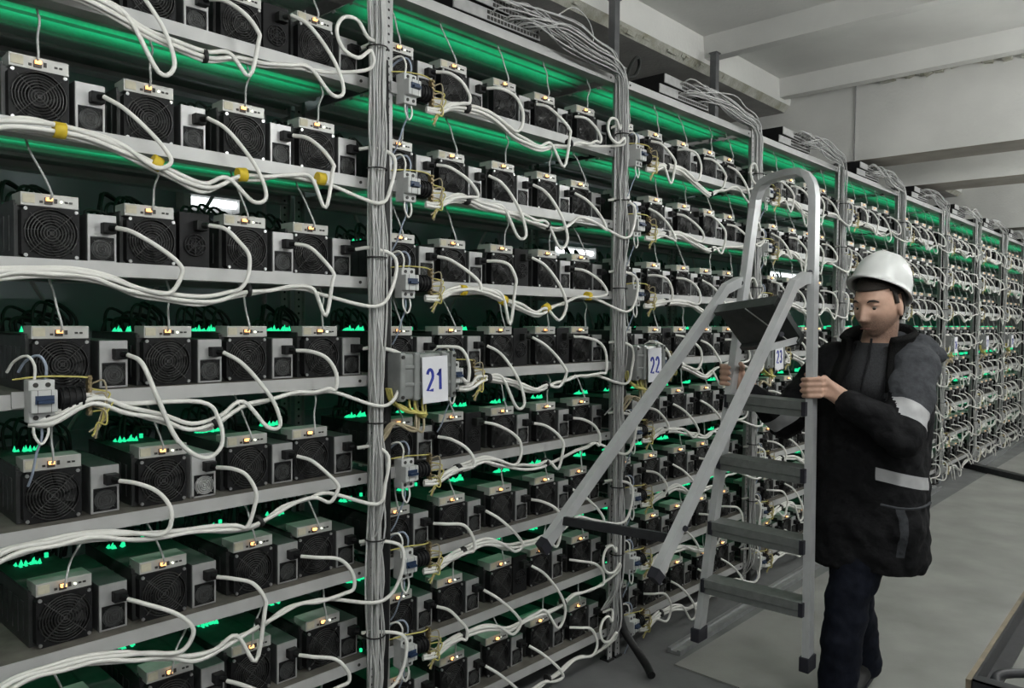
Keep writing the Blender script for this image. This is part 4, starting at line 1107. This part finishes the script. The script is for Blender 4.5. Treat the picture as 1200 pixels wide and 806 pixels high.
for q in (.008, .034): cut(TCn + RT2 * q, RT2, lambda c: .60 < c.z < .86)
dg_ = (V(0, 0, 1) * .8 - RT2 * .6).normalized(); dq = V(1.43, -1.02, 1.262)
for q in (-.016, .016): cut(dq + dg_ * q, dg_, lambda c: (c - dq).length < .12)
bm.faces.ensure_lookup_table()
for f in bm.faces:
    c = f.calc_center_median(); n_ = f.normal; m_ = 0
    tL = (c - (LS + aL * .60)).dot(tilt); tL2 = (c - (LS + aL * .82)).dot(tilt)
    if nearL(c) and c.z > LE.z - .02:
        if tL < 0: m_ = 1
        elif tL2 < 0: m_ = 2
    elif c.z > 1.275 and (c - TCn).dot(RT2) > .02: m_ = 1
    elif c.z > 1.30 and c.x > 1.58: m_ = 1
    if (c - V(1.62, -1.05, 1.39)).length < .13 and c.x > 1.575 and c.z > 1.34: m_ = 1
    if nearR(c):
        t = (c - RE).dot(fRn) / fR.length
        if .08 < t < .36: m_ = 2
    q = (c - TCn).dot(RT2)
    if abs((c - bq).dot(bn_)) < .022 and -.055 < q < .150 and n_.dot(FW2) < .25 and nearT(c): m_ = 2
    if .665 < c.z < .845 and .008 < q < .034 and n_.dot(FW2) < 0: m_ = 1
    if abs((c - dq).dot(dg_)) < .016 and (c - dq).length < .075 and n_.dot(FW2) < 0 and m_ == 0 and c.z < 1.275: m_ = 2
    f.material_index = m_
for q in ('jblack', 'jgrey', 'refl'): jm.materials.append(M[q])
bm.to_mesh(jm); bm.free()
jo = mpart('jacket', jm, None)
# collar, knitted neck, zip, pocket flap
def arcwall(name, rings, a0, a1, m, n=30, th=.016):
    mb = MB(); vs = []
    for (z, cx_, cy_, rx, ry, lean) in rings:
        for k in range(n + 1):
            a = a0 + (a1 - a0) * k / n; vs.append((cx_ + rx * math.cos(a), cy_ + ry * math.sin(a), z + lean * (1 + math.cos(a)) * .5))
    w = n + 1
    mb.add(vs, [(i * w + k, i * w + k + 1, (i + 1) * w + k + 1, (i + 1) * w + k) for i in range(len(rings) - 1) for k in range(n)], 0, True)
    o = mpart(name, mb.mesh(name, m), None, jo); s_ = o.modifiers.new('t', 'SOLIDIFY'); s_.thickness = th; s_.offset = 1
    return o
PI = math.pi
arcwall('collar', [(1.24, 1.515, -.990, .150, .135, .10), (1.30, 1.525, -.990, .125, .122, .085), (1.370, 1.543, -.992, .100, .106, .07), (1.425, 1.546, -.995, .100, .108, .065), (1.440, 1.546, -.995, .114, .122, .06)], -PI + .62, PI - .62, M['fleece'], 36, .022)
mb = MB(); loft(mb, [(1.22, 1.50, -.988, .120, .11), (1.30, 1.505, -.990, .112, .10), (1.37, 1.525, -.992, .088, .088), (1.412, 1.530, -.995, .070, .072), (1.424, 1.530, -.995, .066, .068)], 32, 2.)
sw = mpart('sweater', mb.mesh('sweater', M['knit']), None)
mb = MB(); mb.tube([(1.455, -1.0, 1.44), (1.434, -1.0, 1.37), (1.392, -.995, 1.30), (1.380, -.99, 1.23)], .004, 6); mpart('zip', mb.mesh('zip', M['jblack']), None, sw)
mb = MB(); pp = []
for k in range(9):
    a = math.radians(-160 + 70 * k / 8); pp.append(V(1.500 + .172 * math.cos(a), -1.020 + .178 * math.sin(a), .862 - .012 * math.sin(k / 8 * PI)))
mb.tube(pp, .0045, 6); mpart('pocket_piping', mb.mesh('pocket_piping', M['jgrey']), None, jo)
# jeans and shoes
jn = MB()
jn.ell((1.545, -.97, .84), (.125, .165, .13)); 
for a, b_, c in ((LH, LK, LA), (RH, RK, RA)):
    jn.blob(a, b_, .102, .078, 18); jn.blob(b_, c, .078, .066, 18); jn.blob(c, c + (c - b_).normalized() * .035, .066, .070, 18)
jnm = grown(jn, 'jeans', .0085, 3, [(.10, .020, .5), (.035, .010, .5)])
mpart('jeans', jnm, M['denim'])
def shoe(an, tip, pitch):
    mb = MB(); R = Matrix.Rotation(pitch, 3, 'Y')
    def q(x, y, z): return an + R @ V(x, y, z)
    sh = MB()
    sh.blob(q(.035, 0, -.045), q(-.05, 0, -.050), .038, .040, 14); sh.blob(q(-.05, 0, -.052), q(-.165, 0, -.066), .042, .030, 14, (.8, 1.1)); sh.blob(q(.01, 0, -.02), q(.0, 0, .06), .046, .046, 14)
    sh.blob(q(-.035, 0, -.035), q(-.01, 0, .05), .046, .046, 14)
    me = grown(sh, 'shoe', .008, 3); o = mpart('shoe', me, M['shoe'])
    pr = []
    for (x, y) in ((.075, -.03), (.075, .03), (.02, .036), (-.06, .034), (-.12, .046), (-.175, .040), (-.20, .0), (-.175, -.040), (-.12, -.046), (-.06, -.034), (.02, -.036)): pr.append((x, y))
    k = len(pr); mb.add([q(x, y, -.100) for x, y in pr] + [q(x, y, -.082) for x, y in pr], [tuple(range(k)), tuple(reversed(range(k, 2 * k)))] + [(j, k + j, k + (j + 1) % k, (j + 1) % k) for j in range(k)])
    mpart('sole', mb.mesh('sole', M['rubber']), None, o)
shoe(LA, None, 0.); shoe(RA + V(0, 0, .0), None, -.22)
